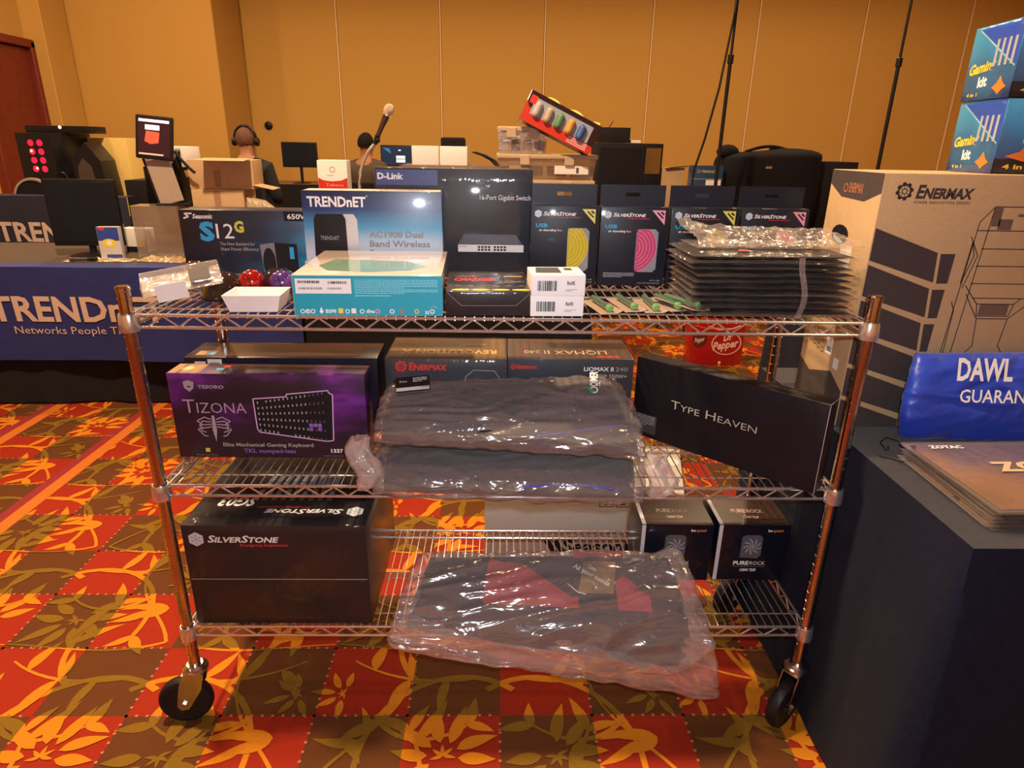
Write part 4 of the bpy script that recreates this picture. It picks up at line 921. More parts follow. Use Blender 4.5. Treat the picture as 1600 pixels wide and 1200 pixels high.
# ------------------------------------------------------------------ FLOOR behind the trolley
CG = P('grey white carton', (.50, .47, .43), .7, var=.06, scale=50)
t, F, pr = carton('shipping_carton', 'grey white shipping carton with handling icons on the carpet behind the trolley', 'box', (.25, .640, 0), 0, .60, .36, .30, CG)
fr = F['front']; pr.poly(fr, BLACKI, [(.20, .092), (.222, .092), (.252, .045), (.230, .045)], 'logo', 1); pr.poly(fr, BLACKI, [(.228, .092), (.250, .092), (.280, .045), (.258, .045)], 'logo', 1); pr.text(fr, BLACKI, 'Seasonic', .268, .045, .050, .26, bold=.03)
for i in range(3):
    u = .385 + i * .056; pr.line(fr, BLACKI, [(u, .225), (u + .045, .225), (u + .045, .275), (u, .275), (u, .225)], .0025, 'icon_frame', 1)
    if i == 0: pr.disc(fr, BLACKI, u + .0225, .250, .017, 'icon', 1, 14, a0=0, a1=PI); pr.line(fr, BLACKI, [(u + .0225, .25), (u + .0225, .232), (u + .017, .232)], .003, 'icon', 1)
    elif i == 1: pr.poly(fr, BLACKI, [(u + .006, .250), (u + .0225, .270), (u + .039, .250), (u + .030, .250), (u + .030, .232), (u + .015, .232), (u + .015, .250)], 'icon', 1)
    else: pr.poly(fr, BLACKI, [(u + .010, .268), (u + .035, .268), (u + .030, .252), (u + .025, .248), (u + .025, .236), (u + .033, .232), (u + .012, .232), (u + .020, .236), (u + .020, .248), (u + .014, .252)], 'icon', 1)
tp = F['top']; pr.rect(tp, P('brown tape', (.42, .30, .16), .3), 0, .155, .6, .05, 'tape', 1); pr.done()
t = thing('product_sleeve', 'flat white and grey carton sleeve lying on the carpet right of the shipping carton', 'packaging', (.70, 1.28, 0), -12)
MB().box((0, 0, .02), (.20, .42, .04), .003).build('sleeve', CG, t); pr = Print(t); fr = (V(-.10, -.21, .04), V(1, 0, 0), V(0, 1, 0), V(0, 0, 1)); pr.rect(fr, P('slate label', (.12, .14, .15), .5), .015, .02, .12, .30, 'label', 1); pr.disc(fr, PAPER, .15, .28, .04, 'round_label', 2); pr.done()
t = thing('soda_carton', 'red soft drink twelve pack standing on the carpet under the right end of the trolley', 'drink carton', (1.435, 2.83, 0), 1)
w, d, h = .355, .13, .29
MB().box((0, d / 2, h / 2), (w, d, h), .006, seg=2).build('carton', P('deep red soda card', (.38, .010, .012), .3, var=.2, scale=8, coat=.4), t)
pr = Print(t); fr = frames(w, d, h)['front']; SW = P('soda white ink', (.80, .62, .55), .4)
fr = (fr[0], fr[1] * .89, fr[2] * 1.05, fr[3]); pr.ring(fr, SW, .270, .145, .112, .008, 'logo', 1, 40, ry=.075); pr.text(fr, SW, 'Dr', .245, .160, .048, .070, bold=.03, shear=.2, rot=8); pr.text(fr, SW, 'Pepper', .172, .100, .050, .195, bold=.03, shear=.3, rot=8)
pr.disc(fr, P('brown soda circle', (.12, .02, .015), .4), .068, .170, .055, 'side_logo', 1); pr.text(fr, SW, 'Pepper', .030, .150, .030, .075, bold=.02, shear=.3, rot=8)
pr.disc(fr, SW, .235, .018, .010, 'seal', 2); pr.line(fr, SW, [(.12, .255), (.20, .235), (.30, .240), (.36, .262)], .010, 'swoosh', 1); pr.line(fr, P('orange soda ink', (.8, .2, .03), .4), [(.02, .262), (.12, .238), (.24, .250)], .006, 'swoosh', 1); pr.done()

# ------------------------------------------------------------------ RIGHT TABLE
t, F, pr = carton('case_carton', 'tall kraft carton with dark stripes and a line drawn computer case, on the right table', 'box', (1.085, .13, .752), 0, .61, .222, .566, KRAFT, bev=.003)
fr = F['front']; KI = KRAFTINK
gear_logo(pr, fr, KI, .047, .530, .018); pr.text(fr, KI, 'Enermax', .072, .517, .026, .122, bold=.035, shear=.18, sc=True); pr.text(fr, KI, 'POWER. INNOVATION. DESIGN', .071, .506, .0055, .119, bold=.01)
pitch = .0775
for i in range(6):
    z1 = .455 - i * pitch
    if z1 < .06: break
    pr.poly(fr, KI, [(.003, z1), (.148, z1 - .050), (.155 - .002, z1 - .050 - .064), (.003, z1 - .068)], 'stripe', 1)
    pr.poly(fr, KI, [(.155, z1 - .052), (.187 - .004 * i, z1 - .052), (.185 - .004 * i, z1 - .116), (.160, z1 - .116)], 'stripe', 1)
lt = .0022
for pts in ([(.204, .10), (.222, .470), (.247, .502), (.60, .502)], [(.247, .502), (.232, .20), (.226, .10)], [(.222, .453), (.60, .453)], [(.240, .415), (.60, .415)], [(.238, .378), (.60, .378)], [(.236, .340), (.60, .340)],
            [(.226, .336), (.250, .308), (.600, .308)], [(.250, .308), (.262, .295), (.345, .295), (.358, .308)], [(.262, .295), (.268, .268), (.340, .268), (.345, .295)], [(.232, .318), (.250, .290), (.27, .262), (.34, .262), (.37, .290), (.39, .318)],
            [(.27, .262), (.277, .20), (.245, .16)], [(.34, .262), (.335, .20), (.365, .16)], [(.232, .180), (.272, .150), (.345, .150)], [(.212, .44), (.236, .40), (.220, .33)], [(.218, .43), (.228, .40), (.214, .34), (.218, .43)],
            [(.204, .30), (.214, .28), (.214, .10)], [(.400, .502), (.410, .10)], [(.420, .502), (.43, .10)]):
    pr.line(fr, KI, pts, lt, 'case_drawing', 1)
for x0, y0, w_, h_ in ((.247, .462, .018, .040), (.262, .455, .030, .022), (.30, .482, .02, .006), (.335, .482, .012, .006), (.36, .482, .012, .006), (.27, .270, .065, .024), (.345, .455, .02, .03)): pr.rect(fr, P('faded ink', (.16, .10, .07), .7), x0, y0, w_, h_, 'case_shading', 2)
lf = F['left']; dd = .222
pr.poly(lf, KI, [(.001, .565), (dd - .001, .565), (dd - .001, .525), (dd - .062, .504), (.060, .508), (.001, .535)], 'corner_print', 1); pr.text(lf, P('rust ink', (.42, .15, .08), .6), 'ENERMAX', .090, .520, .020, .060, bold=.02); pr.ring(lf, MC['rust ink'], .075, .528, .010, .003, 'logo', 2)
pr.poly(lf, KI, [(.001, .001), (dd - .001, .001), (dd - .001, .085), (.160, .115), (.06, .085), (.001, .105)], 'corner_print', 1)
pr.poly(lf, BLACKI, [(.085 + .038 * math.cos(2 * PI * k / 14), .425 + .022 * math.sin(2 * PI * k / 14)) for k in range(14)], 'hand_hole', 1); pr.poly(lf, P('pale blue foam', (.35, .50, .65), .7), [(.055, .425), (.06, .412), (.085, .405), (.108, .408), (.09, .415), (.07, .420)], 'hole_foam', 2)
pr.rect(lf, PAPER, .10, .355, .05, .05, 'label', 1); pr.rect(lf, PAPER, .120, .150, .030, .040, 'label', 1); pr.bars(lf, BLACKI, .124, .156, .022, .012, 4); pr.rect(lf, PAPER, .165, .125, .024, .026, 'label', 1)
for i in range(5): pr.ring(lf, KI, .020 + i * .021, .168 - i * .004, .008, .0025, 'recycling_mark', 1, 12)
pr.done()
# kit boxes on the carton
KBLUE = G('kit box print', (1.2, 0, 3.2, .42), [(0, (.008, .012, .05)), (.25, (.01, .03, .16)), (.5, (.02, .30, .62)), (1, (.10, .58, .85))], nz_amt=.6, nz_scale=6, coat=.6)
for i, (z, dx) in enumerate(((1.3187, .004), (1.467, 0))):
    t, F, pr = carton('kit_box', ('lower' if i == 0 else 'upper') + ' of two shiny blue kit boxes stacked on the kraft carton', 'box', (1.195 + dx, .165, z), -3, .34, .16, .147, KBLUE, 'shiny blue kit boxes on the tall carton', rx=0)
    lf = F['left']
    pr.poly(lf, P('bright blue ink', (.015, .10, .60), .25, coat=.5), [(.02, .142), (.158, .146), (.158, .062)], 'blue_panel', 1)
    pr.line(lf, P('pale cyan ink', (.30, .60, .72), .3), [(.02, .140), (.155, .060)], .003, 'diagonal', 2)
    for k in range(4): pr.rect(lf, P('tube silver ink', (.55, .65, .78), .2, metal=.4), .085 + k * .018, .064, .008, .052, 'tube_pictures', 3)
    pr.text(lf, YELLOW, 'Gaming', .012, .052, .020, .085, bold=.04, shear=.2, rot=6); pr.text(lf, WHITE, 'kit', .050, .026, .020, .030, bold=.04, rot=4); pr.text(lf, YELLOW, '4 in 1', .02, .008, .007, .035, bold=.02)
    pr.poly(lf, ORANGE, [(.100 + a * .75, b) for a, b in ((0, .022), (.017, .030), (.030, .044), (.043, .030), (.060, .022), (.043, .016), (.031, .008), (.017, .016))], 'orange_badge', 3)
    pr.poly(F['front'], P('white ink soft', (.60, .75, .85), .3), [(.05, .06), (.085, .10), (.08, .13), (.05, .12)], 'glow_print', 1); pr.poly(F['front'], ORANGE, [(.02, .035), (.05, .045), (.06, .060), (.07, .045), (.10, .035), (.06, .025)], 'orange_badge', 2); pr.rect(F['front'], BLACKI, 0, 0, .34, .03, 'dark_base', 1); pr.text(F['front'], YELLOW, '4 in 1', .02, .010, .009, .06, bold=.03); pr.done()
    film_over(t, .34, .16, .147, g=.0006, amp=.0006)
# folded royal blue bag
NB = P('royal blue nylon', (.012, .045, .42), .38, var=.15, scale=9, bump=.3, bscale=60, sheen=.3)
bb = patch3([((.893, .062, .757), (1.42, .040, .757)), ((.880, .060, .850), (1.42, .045, .850)), ((.912, .100, .942), (1.40, .098, .952))])
t = thing('folded_bag', 'royal blue nylon bag with white lettering folded against the kraft carton', 'bag', (0, 0, 0))
pill(bb, .024, .018, .007, 41, 0, pu=14, pv=8, floor_=.7535, ang=1.1, s=5).build('body', NB, t, angle=70)
pr = Print(t); fr = on_patch(bb, .2, .75, .030); fr = (Vector((.955, .020, .885)), V(1, -.02, 0), V(0, .22, .97).normalized(), V(0, -.97, .22))
fr = (fr[0], fr[1], fr[2], V(0, -.975, .22)); pr.text(fr, WHITE, 'DAWL', .008, .022, .046, .118, bold=.03); pr.text(fr, WHITE, 'GUARAN', .018, -.026, .028, .140, bold=.01); pr.done()
# stack of bagged mouse mats
ZM = G('mouse mat print', (1.2, 1.0, 0, .55), [(0, (.10, .045, .015)), (.35, (.28, .13, .05)), (.55, (.10, .06, .11)), (.8, (.035, .035, .10)), (1, (.03, .02, .03))], nz_amt=.5, nz_scale=7, rough=.5, coat=.3)
o7 = ['bottommost', 'second from the bottom', 'third from the bottom', 'fourth from the bottom', 'fifth from the bottom', 'second from the top', 'topmost, large pale letters showing']
MATF = FILM('mat bag film', .90, milk=(.62, .52, .46), rough=.12, bump=.5, bscale=30, gloss=.05)
for i in range(7):
    t = thing('bagged_mat', 'mouse mat in clear film on the right table, %s' % o7[i], 'mouse mat', (1.035 + rnd.uniform(-.008, .008) - (.008 if i == 6 else 0), -.178 + rnd.uniform(-.005, .005), .7515 + .0066 * i), rnd.uniform(-2, 2), 'stack of mouse mats in clear film')
    slab_bag(t, .385, .250, .0045, 20 + i, MATF, ZM, fw=.012, crinkle=.0018, cname='mat')
    if i == 6:
        pr = Print(t); fr = (V(0, 0, .0078), V(1, 0, 0), V(0, 1, 0), V(0, 0, 1)); zi = P('sand print', (.62, .45, .28), .5)
        pr.text(fr, zi, 'ZOTAC', -.095, .0, .036, .23, bold=.04); pr.text(fr, WHITE, 'ZOTAC', -.165, .098, .012, .070, bold=.035); pr.fuzz(fr, zi, -.02, -.03, .09, 1, .005); pr.done()
for i, (x, y, a) in enumerate(((.845, .02, 20), (.835, -.045, 160))):
    t = thing('twist_tie', ('bent dark wire tie on the right table nearest the blue bag', 'curled dark wire tie on the right table beside the mouse mats')[i], 'wire tie', (x, y, .7525), a)
    MB().tube([(.04 * math.cos(q * .5) * (1 - q * .05), .022 * math.sin(q * .7), .0022 + .006 * (q % 3) * .5) for q in range(9)], .0013, 6).build('wire', BLACKPL, t)

# ------------------------------------------------------------------ BACKGROUND things
LIT = lambda n, c, e: P(n, c, .3, emit=e)
def monitor(label, x, y, z0, w, h, zb, rz=0., lit=False, rx=-4):
    t = thing('monitor', label, 'monitor', (x, y, z0), rz)
    MB().box((0, 0, zb + h / 2), (w, .030, h), .006, seg=2, rot=None).build('housing', BLACKPL, t)
    MB().box((0, -.0155, zb + h / 2 + .004), (w - .024, .002, h - .034), .0005).build('screen', SCREEN if not lit else LIT('lit desktop screen', (.010, .018, .035), 1.2), t)
    m = MB(); m.cyl((0, .012, 0.01), (0, .012, zb + .02), .018, 12); m.build('neck', BLACKPL, t)
    MB().lathe([(0, 0), (.105, 0), (.108, .006), (.09, .012), (.02, .018), (0, .018)], n=28).build('base', BLACKPL, t)
    if lit:
        pr = Print(t); fr = (V(-w / 2, -.0168, zb), V(1, 0, 0), V(0, 0, 1), V(0, -1, 0)); wm = LIT('lit white window', (.65, .68, .75), 1.); 
        for i in range(2): pr.rect(fr, wm, w * .38, h * (.38 - .17 * i), w * .22, h * .14, 'window', 1)
        pr.rect(fr, wm, w * .44, h * .74, w * .06, h * .05, 'icon', 1); pr.poly(fr, LIT('lit blue swirl', (.02, .12, .30), 1.), [(w * .06, h * .88), (w * .22, h * .84), (w * .26, h * .60), (w * .18, h * .70)], 'wallpaper_swirl', 1); pr.done()
    return t
monitor('black flat monitor turned slightly, standing on the banner table at the left', -2.225, 2.36, .7515, .355, .345, .055, 6)
monitor('small dark monitor on the back desk right of the wall corner', -2.39, 7.0, .8815, .42, .285, .18, 0)
monitor('wide monitor showing a lit desktop, right of the person in grey', -1.20, 7.1, .8815, .49, .25, .20, 0, True)
# kiosk
t = thing('acrylic_riser', 'clear acrylic display riser on the banner table beneath the leaning stand', 'display stand', (-1.83, 2.36, .752), 4)
AC = FILM('clear acrylic', .86, milk=(.62, .52, .45), rough=.08, bump=.05, gloss=.06)
for (c, sz) in (((0, -.06, .135), (.235, .004, .27)), ((0, .06, .135), (.235, .004, .27)), ((-.1155, 0, .135), (.004, .116, .27)), ((.1155, 0, .135), (.004, .116, .27)), ((0, 0, .272), (.24, .13, .004))): MB().box(c, sz, .0008).build('panel', AC, t)
t = thing('tablet_kiosk', 'black tablet kiosk with lit red picture above a slanted pale stand', 'tablet', (-1.775, 2.36, 1.0265), 4)
MB().box((.030, .02, .006), (.16, .12, .010), .003).build('foot', BLACKPL, t)
ro = Matrix.Rotation(R(-14), 3, 'Y') @ Matrix.Rotation(R(-6), 3, 'X')
MB().box((.0, 0, .122), (.125, .012, .235), .004, rot=ro).build('slanted_panel', P('pale frosted panel', (.36, .29, .24), .3, coat=.3), t); MB().box((-.066, 0, .118), (.010, .018, .24), .003, rot=ro).build('side_rail', BLACKPL, t)
ro = Matrix.Rotation(R(5), 3, 'Y') @ Matrix.Rotation(R(-10), 3, 'X')
MB().box((-.015, 0, .335), (.185, .016, .215), .010, seg=3, rot=ro).build('tablet_housing', BLACKPL, t)
pr = Print(t); fr = (Vector((-.015, 0, .335)) + ro @ V(-.078, -.009, -.092), ro @ V(1, 0, 0), ro @ V(0, 0, 1), ro @ V(0, -1, 0))
pr.rect(fr, LIT('tablet dark screen', (.03, .01, .012), .6), 0, 0, .156, .184, 'screen', 1); pr.rect(fr, LIT('tablet white bar', (.8, .75, .8), 1.4), .004, .166, .148, .013, 'white_bar', 2); pr.rect(fr, LIT('tablet white bar', (0, 0, 0), 1), .035, .128, .070, .024, 'white_block', 2)
pr.poly(fr, LIT('tablet red picture', (.55, .06, .03), 1.4), [(.032, .070), (.040, .122), (.105, .118), (.100, .066), (.06, .058)], 'red_picture', 2); pr.rect(fr, LIT('tablet pale strip', (.5, .35, .28), .8), .004, .004, .120, .008, 'pale_strip', 2); pr.done()
m = MB(); m.tube([(.075, 0, .27), (.10, -.01, .235), (.14, -.015, .19), (.165, -.01, .165)], .008, 8); m.build('handset_arm', BLACKPL, t)
m = MB(); m.tube([(.07, 0, .24), (.085, -.01, .19), (.070, -.01, .15), (.09, 0, .12)], .0025, 6); m.build('cable', BLACKPL, t)
# small packs and clutter on the banner table
t, F, pr = carton('snack_carton', 'small blue white and yellow carton in front of the black monitor', 'box', (-2.05, 2.23, .752), 8, .105, .045, .17, P('white pack card', (.6, .58, .6), .4))
fr = F['front']; pr.rect(fr, P('pack blue', (.03, .07, .36), .4), .001, .10, .103, .069, 'blue_band', 1); pr.rect(fr, MC['pack blue'], .03, .001, .074, .028, 'blue_band', 1); pr.disc(fr, YELLOW, .052, .088, .036, 'yellow_disc', 2, ry=.022); pr.disc(fr, PAPER, .052, .090, .014, 'white_dot', 3); pr.rect(fr, RED, .01, .155, .03, .012, 'red_mark', 2); pr.done()
t = thing('marker', 'short dark capped cylinder lying near the front edge of the banner table', 'marker', (-2.16, 2.165, .764), 6)
MB().lathe([(0, -.065), (.011, -.065), (.012, -.06), (.012, .02), (.011, .022), (.0105, .06), (0, .065)], n=16, axis=(1, 0, 0)).build('barrel', P('grey brown plastic', (.06, .05, .045), .3), t); MB().lathe([(.0125, .022), (.0128, .064), (0, .066)], n=16, axis=(1, 0, 0)).build('cap', BLACKPL, t)
for i, (x, y, w, d, a, h, l) in enumerate(((-2.10, 2.205, .34, .09, 5, .022, 'crumpled cellophane lying under the small blue and yellow carton'), (-1.78, 2.235, .26, .12, -8, .035, 'crumpled shiny wrapper in front of the clear acrylic riser'))):
    t = thing('crumpled_wrapper', l, 'wrapper', (x, y, .753), a)
    MB().sheet(lambda u, v: ((u - .5) * w, (v - .5) * d, .001 + h * (abs(noise.noise((u * 7, v * 5, i * 3.))) + .5 * abs(noise.noise((u * 17, v * 13, i)))) * math.sin(PI * u) ** .4 * math.sin(PI * v) ** .4), 50, 20).build('film', FILM('golden cellophane', .45, milk=(.75, .55, .28), rough=.2, bump=.7, bscale=40, gloss=.2), t, angle=80)
# white packaging behind snack pack
t, F, pr = carton('white_packet', 'white and yellow packet with a black cable behind the small carton', 'packet', (-2.06, 2.50, .752), -6, .16, .08, .13, PAPER); pr.rect(F['front'], YELLOW, .10, .02, .04, .05, 'yellow_patch', 1); pr.rect(F['front'], BLACKI, .02, .0, .12, .03, 'black_base', 1); pr.done()
# kraft boxes
t, F, pr = carton('cardboard_box', 'lower plain cardboard box under the open flapped one, behind the power supply box', 'box', (-1.525, 2.40, .752), 3, .27, .22, .355, KRAFT, bev=.003); pr.rect(F['front'], P('brown tape shade', (.36, .21, .12), .4), .115, .12, .035, .23, 'tape', 1); pr.done()
t, F, pr = carton('cardboard_box', 'upper cardboard box with open flaps resting on the lower box', 'box', (-1.50, 2.42, 1.108), 5, .335, .20, .150, KRAFT, bev=.003)
pr.rect(F['front'], MC['brown tape shade'], .13, .01, .035, .09, 'tape', 1); pr.done()
MB().box((.04, -.06, .153), (.24, .13, .0035), .001, rot=Matrix.Rotation(R(4), 3, 'X')).build('flap', P('kraft cardboard', (0, 0, 0)), t); MB().box((.215, .06, .012), (.11, .16, .0035), .001, rot=Matrix.Rotation(R(12), 3, 'Y')).build('flap', MC['kraft cardboard'], t); MB().box((-.183, .08, .075), (.035, .16, .0035), .001, rot=Matrix.Rotation(R(78), 3, 'Y')).build('flap', MC['kraft cardboard'], t)
t = thing('padded_bag', 'crumpled tan bubble bag leaning at the right of the cardboard boxes', 'bag', (-1.285, 2.42, .752))
pill(patch3([((-.10, 0, 0), (.13, .0, 0)), ((-.10, .01, .18), (.13, 0, .16)), ((-.10, .02, .32), (.0, .02, .30))]), .04, .04, .012, 51, 0, nu=40, nv=30).build('bag', P('tan bubble film', (.42, .33, .22), .35, var=.2, bump=.6, bscale=90, coat=.3), t, angle=80)
def case(name, label, cat, x, y, z, w, d, h, mat, rz=0, detail='none', bev=.006, group=None):
    t = thing(name, label, cat, (x, y, z), rz, group); MB().box((0, d / 2, h / 2), (w, d, h), bev, seg=2).build('shell', mat, t); return t
t = case('computer_tower', 'narrow black computer tower supporting a white box behind the cardboard boxes', 'computer', -1.86, 2.52, .752, .20, .26, .462, BLACKPL); MB().box((0, -.002, .24), (.17, .006, .43), .002).build('front_panel', BLACKMATT, t)
t, F, pr = carton('white_box', 'white box with black corner on the narrow black tower, left of cardboard boxes', 'box', (-1.84, 2.50, 1.2145), -5, .22, .20, .105, P('white card', (0, 0, 0))); pr.poly(F['front'], BLACKI, [(.15, .0), (.218, .09), (.218, .0)], 'black_corner', 1); pr.done()
# far left computers on the back-left table
t = case('computer_tower', 'black computer tower with red lit fans at the far left', 'computer', -3.275, 3.66, .7815, .26, .42, .60, BLACKPL, -4)
pr = Print(t); fr = frames(.26, .42, .60)['front']; rl = LIT('red fan light', (.65, .008, .04), 1.6); hot = LIT('hot red light', (1., .30, .18), 4.)
for a in range(2):
    for b in range(4): pr.disc(fr, rl, .105 + a * .065, .36 + b * .058, .022, 'lit_fan', 2, 12)
pr.disc(fr, hot, .10, .48, .009, 'bright_spot', 3, 10); pr.disc(fr, hot, .115, .365, .009, 'bright_spot', 3, 10); pr.done()
t2 = case('keyboard_case', 'dark flat case on top of the red lit tower and yellow panelled box', 'case', -3.19, 3.80, 1.3825, .44, .24, .05, BLACKPL); pr = Print(t2); pr.disc(frames(.44, .24, .05)['front'], hot, .25, .04, .012, 'red_light', 2, 10); pr.done()
t = thing('round_fan', 'dark round mesh disc with a pale rim in front of the red lit tower', 'fan', (-3.30, 3.60, .7815))
MB().lathe([(.135, -.012), (.150, -.012), (.152, .0), (.150, .012), (.135, .012)], (0, 0, .153), 40, (0, 1, .08)).build('rim', P('pale rim plastic', (.35, .30, .28), .3), t); MB().lathe([(0, -.004), (.136, -.004), (.136, .004), (0, .004)], (0, 0, .153), 40, (0, 1, .08)).build('mesh_disc', BLACKMATT, t)
t = case('yellow_panel_box', 'bright cream yellow panel box between the red lit tower and the hexagonal tower', 'box', -2.975, 4.03, .7815, .29, .24, .575, P('cream yellow panel', (.80, .56, .17), .5))
t = thing('hexagonal_tower', 'black six sided computer tower on the back left table', 'computer', (-2.925, 3.64, .7815), 10)
fr = (V(0, 0, 0), V(1, 0, 0), V(0, 0, 1), V(0, 1, 0)); MB().prism([(-.055, .0), (.075, .0), (.11, .18), (.09, .42), (.01, .545), (-.085, .44), (-.10, .20)], .28, fr).build('shell', BLACKPL, t, smooth=False)
m = MB(); m.prism([(-.045, .03), (.03, .03), (.045, .20), (.03, .38), (-.02, .44), (-.06, .38), (-.07, .20)], .004, (V(0, -.004, 0), V(1, 0, 0), V(0, 0, 1), V(0, 1, 0))).build('front_vent', P('brown grey vent', (.06, .04, .035), .4), t, smooth=False)
t = thing('headset', 'small dark headset standing before the cream yellow panel', 'headset', (-3.095, 3.60, .7815)); MB().tube([(.05 * math.cos(a), 0, .27 + .07 * math.sin(a)) for a in [PI * k / 12 for k in range(13)]], .006, 8).build('headband', BLACKPL, t)
for s_ in (-1, 1): MB().lathe([(0, -.012), (.03, -.012), (.034, 0), (.03, .012), (0, .012)], (.05 * s_, 0, .255), 20, (1, 0, 0)).build('ear_cup', P('grey cup', (.16, .14, .12), .4), t)
MB().cyl((0, .02, 0), (0, .02, .335), .008, 10).lathe([(0, 0), (.06, 0), (.06, .01), (0, .012)], (0, .02, 0), 20).build('stand', BLACKPL, t)
case('equipment_case', 'long low black equipment case on the back left table, behind the black monitor', 'case', -2.37, 3.72, .7815, .72, .40, .29, BLACKMATT)
# microphone
t = thing('gooseneck_microphone', 'silver headed microphone on a bent chrome gooseneck above the router box', 'microphone', (-.74, 2.30, .7515))
Gp = [(0, 0, .02), (0, 0, .25), (0, 0, .40), (.006, 0, .455), (.022, 0, .505), (.050, 0, .555), (.082, 0, .592), (.098, 0, .608)]
MB().tube(Gp, .0075, 10).build('gooseneck', P('brushed bright steel', (.85, .80, .74), .3, metal=.85), t); MB().lathe([(0, 0), (.085, 0), (.088, .008), (.08, .018), (.02, .024), (0, .024)], n=28).build('base', BLACKPL, t)
MB().cone((.090, 0, .598), (.108, 0, .640), .011, .014, 14).ball((.104, 0, .618), .015, 2).build('clip', BLACKPL, t)
a, b = Vector((.102, 0, .628)), Vector((.160, 0, .742)); d_ = (b - a).normalized()
MB().lathe([(0, -.012), (.009, -.012), (.0115, 0), (.0135, .06), (.0165, .095), (.018, .118), (0, .118)], a, 20, d_).build('handle', P('bronze dark metal', (.10, .07, .05), .3, metal=.6), t)
MB().lathe([(.018, .116), (.0235, .119), (.0235, .128), (.018, .131)], a, 24, d_).build('collar_ring', CHROME, t); MB().lathe([(.020, .130), (.0245, .138), (.0262, .150), (.0235, .166), (.014, .177), (0, .180)], a, 24, d_).build('grille', P('silver mesh grille', (.62, .50, .38), .4, metal=.7, bump=.8, bscale=900), t)
# red white box, tote, white boxes
t, F, pr = carton('token_box', 'tall white box with a red lower band and round emblem, left of the microphone', 'box', (-.955, 2.62, .752), 2, .165, .12, .508, P('white card', (0, 0, 0)))
fr = F['front']; pr.poly(fr, P('bright red card', (.62, .03, .015), .4), [(.001, .0), (.164, .0), (.164, .415), (.13, .400), (.08, .395), (.03, .400), (.001, .415)], 'red_band', 1); pr.ring(fr, P('faded red ink', (.45, .15, .12), .5), .083, .458, .016, .0035, 'emblem', 2, 20); pr.fuzz(fr, MC['faded red ink'], .05, .425, .065, 1, .004); pr.text(fr, PINK, 'Tokens', .04, .368, .015, .10, bold=.01); pr.done()
TOTE = P('brown grey tote plastic', (.13, .09, .065), .5)
t = thing('ribbed_tote', 'brown grey ribbed plastic tote carrying two white boxes, behind the switch box', 'storage box', (-.285, 2.44, .752), 0)
MB().box((0, .17, .235), (.50, .30, .47), .01, seg=2).build('tub', TOTE, t); MB().box((0, .17, .480), (.54, .34, .03), .008, seg=2).build('lid', TOTE, t)
for k in range(6): MB().box((-.235 + k * .094, .008, .43), (.012, .03, .10), .003).build('rib', TOTE, t)
for i, (x, rz, w) in enumerate(((-.415, 6, .145), (-.262, -3, .150))):
    t, F, pr = carton('white_box', ('left' if i == 0 else 'right') + ' of two plain white boxes on the ribbed tote', 'box', (x, 2.50, 1.2475), rz, w, .10, .098, PAPER, 'plain white boxes on the tote')
t = thing('cable_bundle', 'tangle of thin black and blue cables at the right end of the ribbed tote', 'cables', (-.06, 2.52, 1.2475))
for k, (dx, mm) in enumerate(((0, BLACKPL), (.012, BLACKPL), (.024, P('dark blue cable', (.02, .03, .12), .4)))):
    MB().tube([(-.10 + dx, 0, .07), (-.05 + dx, 0, .055), (0 + dx, -.005 * k, .03), (.03 + dx, 0, .0), (.045 + dx, 0, -.06), (.045 + dx, 0, -.14)], .0045, 6).build('cable', mm, t)
# clear bins + toy box
BINF = FILM('clear bin plastic', .62, milk=(.42, .30, .22), rough=.15, bump=.2, gloss=.08); LIDM = P('beige bin lid', (.52, .38, .24), .45)
def bin_(label, x, y, z, w, d, h, low=False):
    t = thing('clear_bin', label, 'storage box', (x, y, z), 0, 'clear plastic bins on the banner table')
    m = MB(); q = .93; a = [(-1, 0), (1, 0), (1, 1), (-1, 1)]
    lo = [m.bm.verts.new((u * w / 2 * q, d * (.04 + .92 * v), 0)) for u, v in a]; hi = [m.bm.verts.new((u * w / 2 * .98, d * v, h - .02)) for u, v in a]
    for i in range(4): m.bm.faces.new((lo[i], lo[(i + 1) % 4], hi[(i + 1) % 4], hi[i]))
    m.bm.faces.new(lo[::-1]); m.build('tub', BINF, t, smooth=False)
    MB().box((0, d / 2, h - .0115), (w, d + .02, .023), .006, seg=2).build('lid', LIDM, t)
    for s_ in (-1, 1): MB().box((s_ * w * .22, -.012, h - .03), (.05, .01, .05), .003).build('latch', LIDM, t)
    r2 = random.Random(int(x * 100 + z * 977))
    for k in range(4):
        bw = w * .18; MB().box((-w * .36 + k * w * .24, d * .35 + r2.uniform(-.02, .02), .012 + h * .22), (bw, d * .4, h * r2.uniform(.3, .45)), .004).build('content', [PAPER, BLACKMATT, P('tan content', (.38, .26, .15), .6), P('muted red content', (.28, .05, .06), .6)][(k + (1 if low else 0)) % 4], t)
    return t
bin_('bottom clear bin resting on the banner table', .235, 2.36, .752, .52, .34, .22, True)
bin_('third clear bin from the top of the stack', .238, 2.36, .9735, .52, .34, .212)
t = bin_('wide clear bin with a long white label beneath the small bin', .240, 2.36, 1.187, .533, .34, .128, True)
pr = Print(t); fr = (V(0, -.005, 0), V(1, 0, 0), V(0, 0, 1), V(0, -1, 0)); pr.rect(fr, PAPER, .04, .03, .18, .042, 'label', 1); pr.bars(fr, BLACKI, .155, .036, .014, .028, 3); pr.rect(fr, MC['tan content'], -.20, .04, .10, .03, 'label', 1); pr.done()
bin_('small clear bin on the top left of the bin stack', .108, 2.37, 1.3165, .264, .26, .132)
t = thing('toy_box', 'tilted red and black window box of plain coloured toys leaning on the bins', 'toy box', (.30, 2.305, 1.470), 0, None, -8, 25)
w, d, h = .40, .085, .155
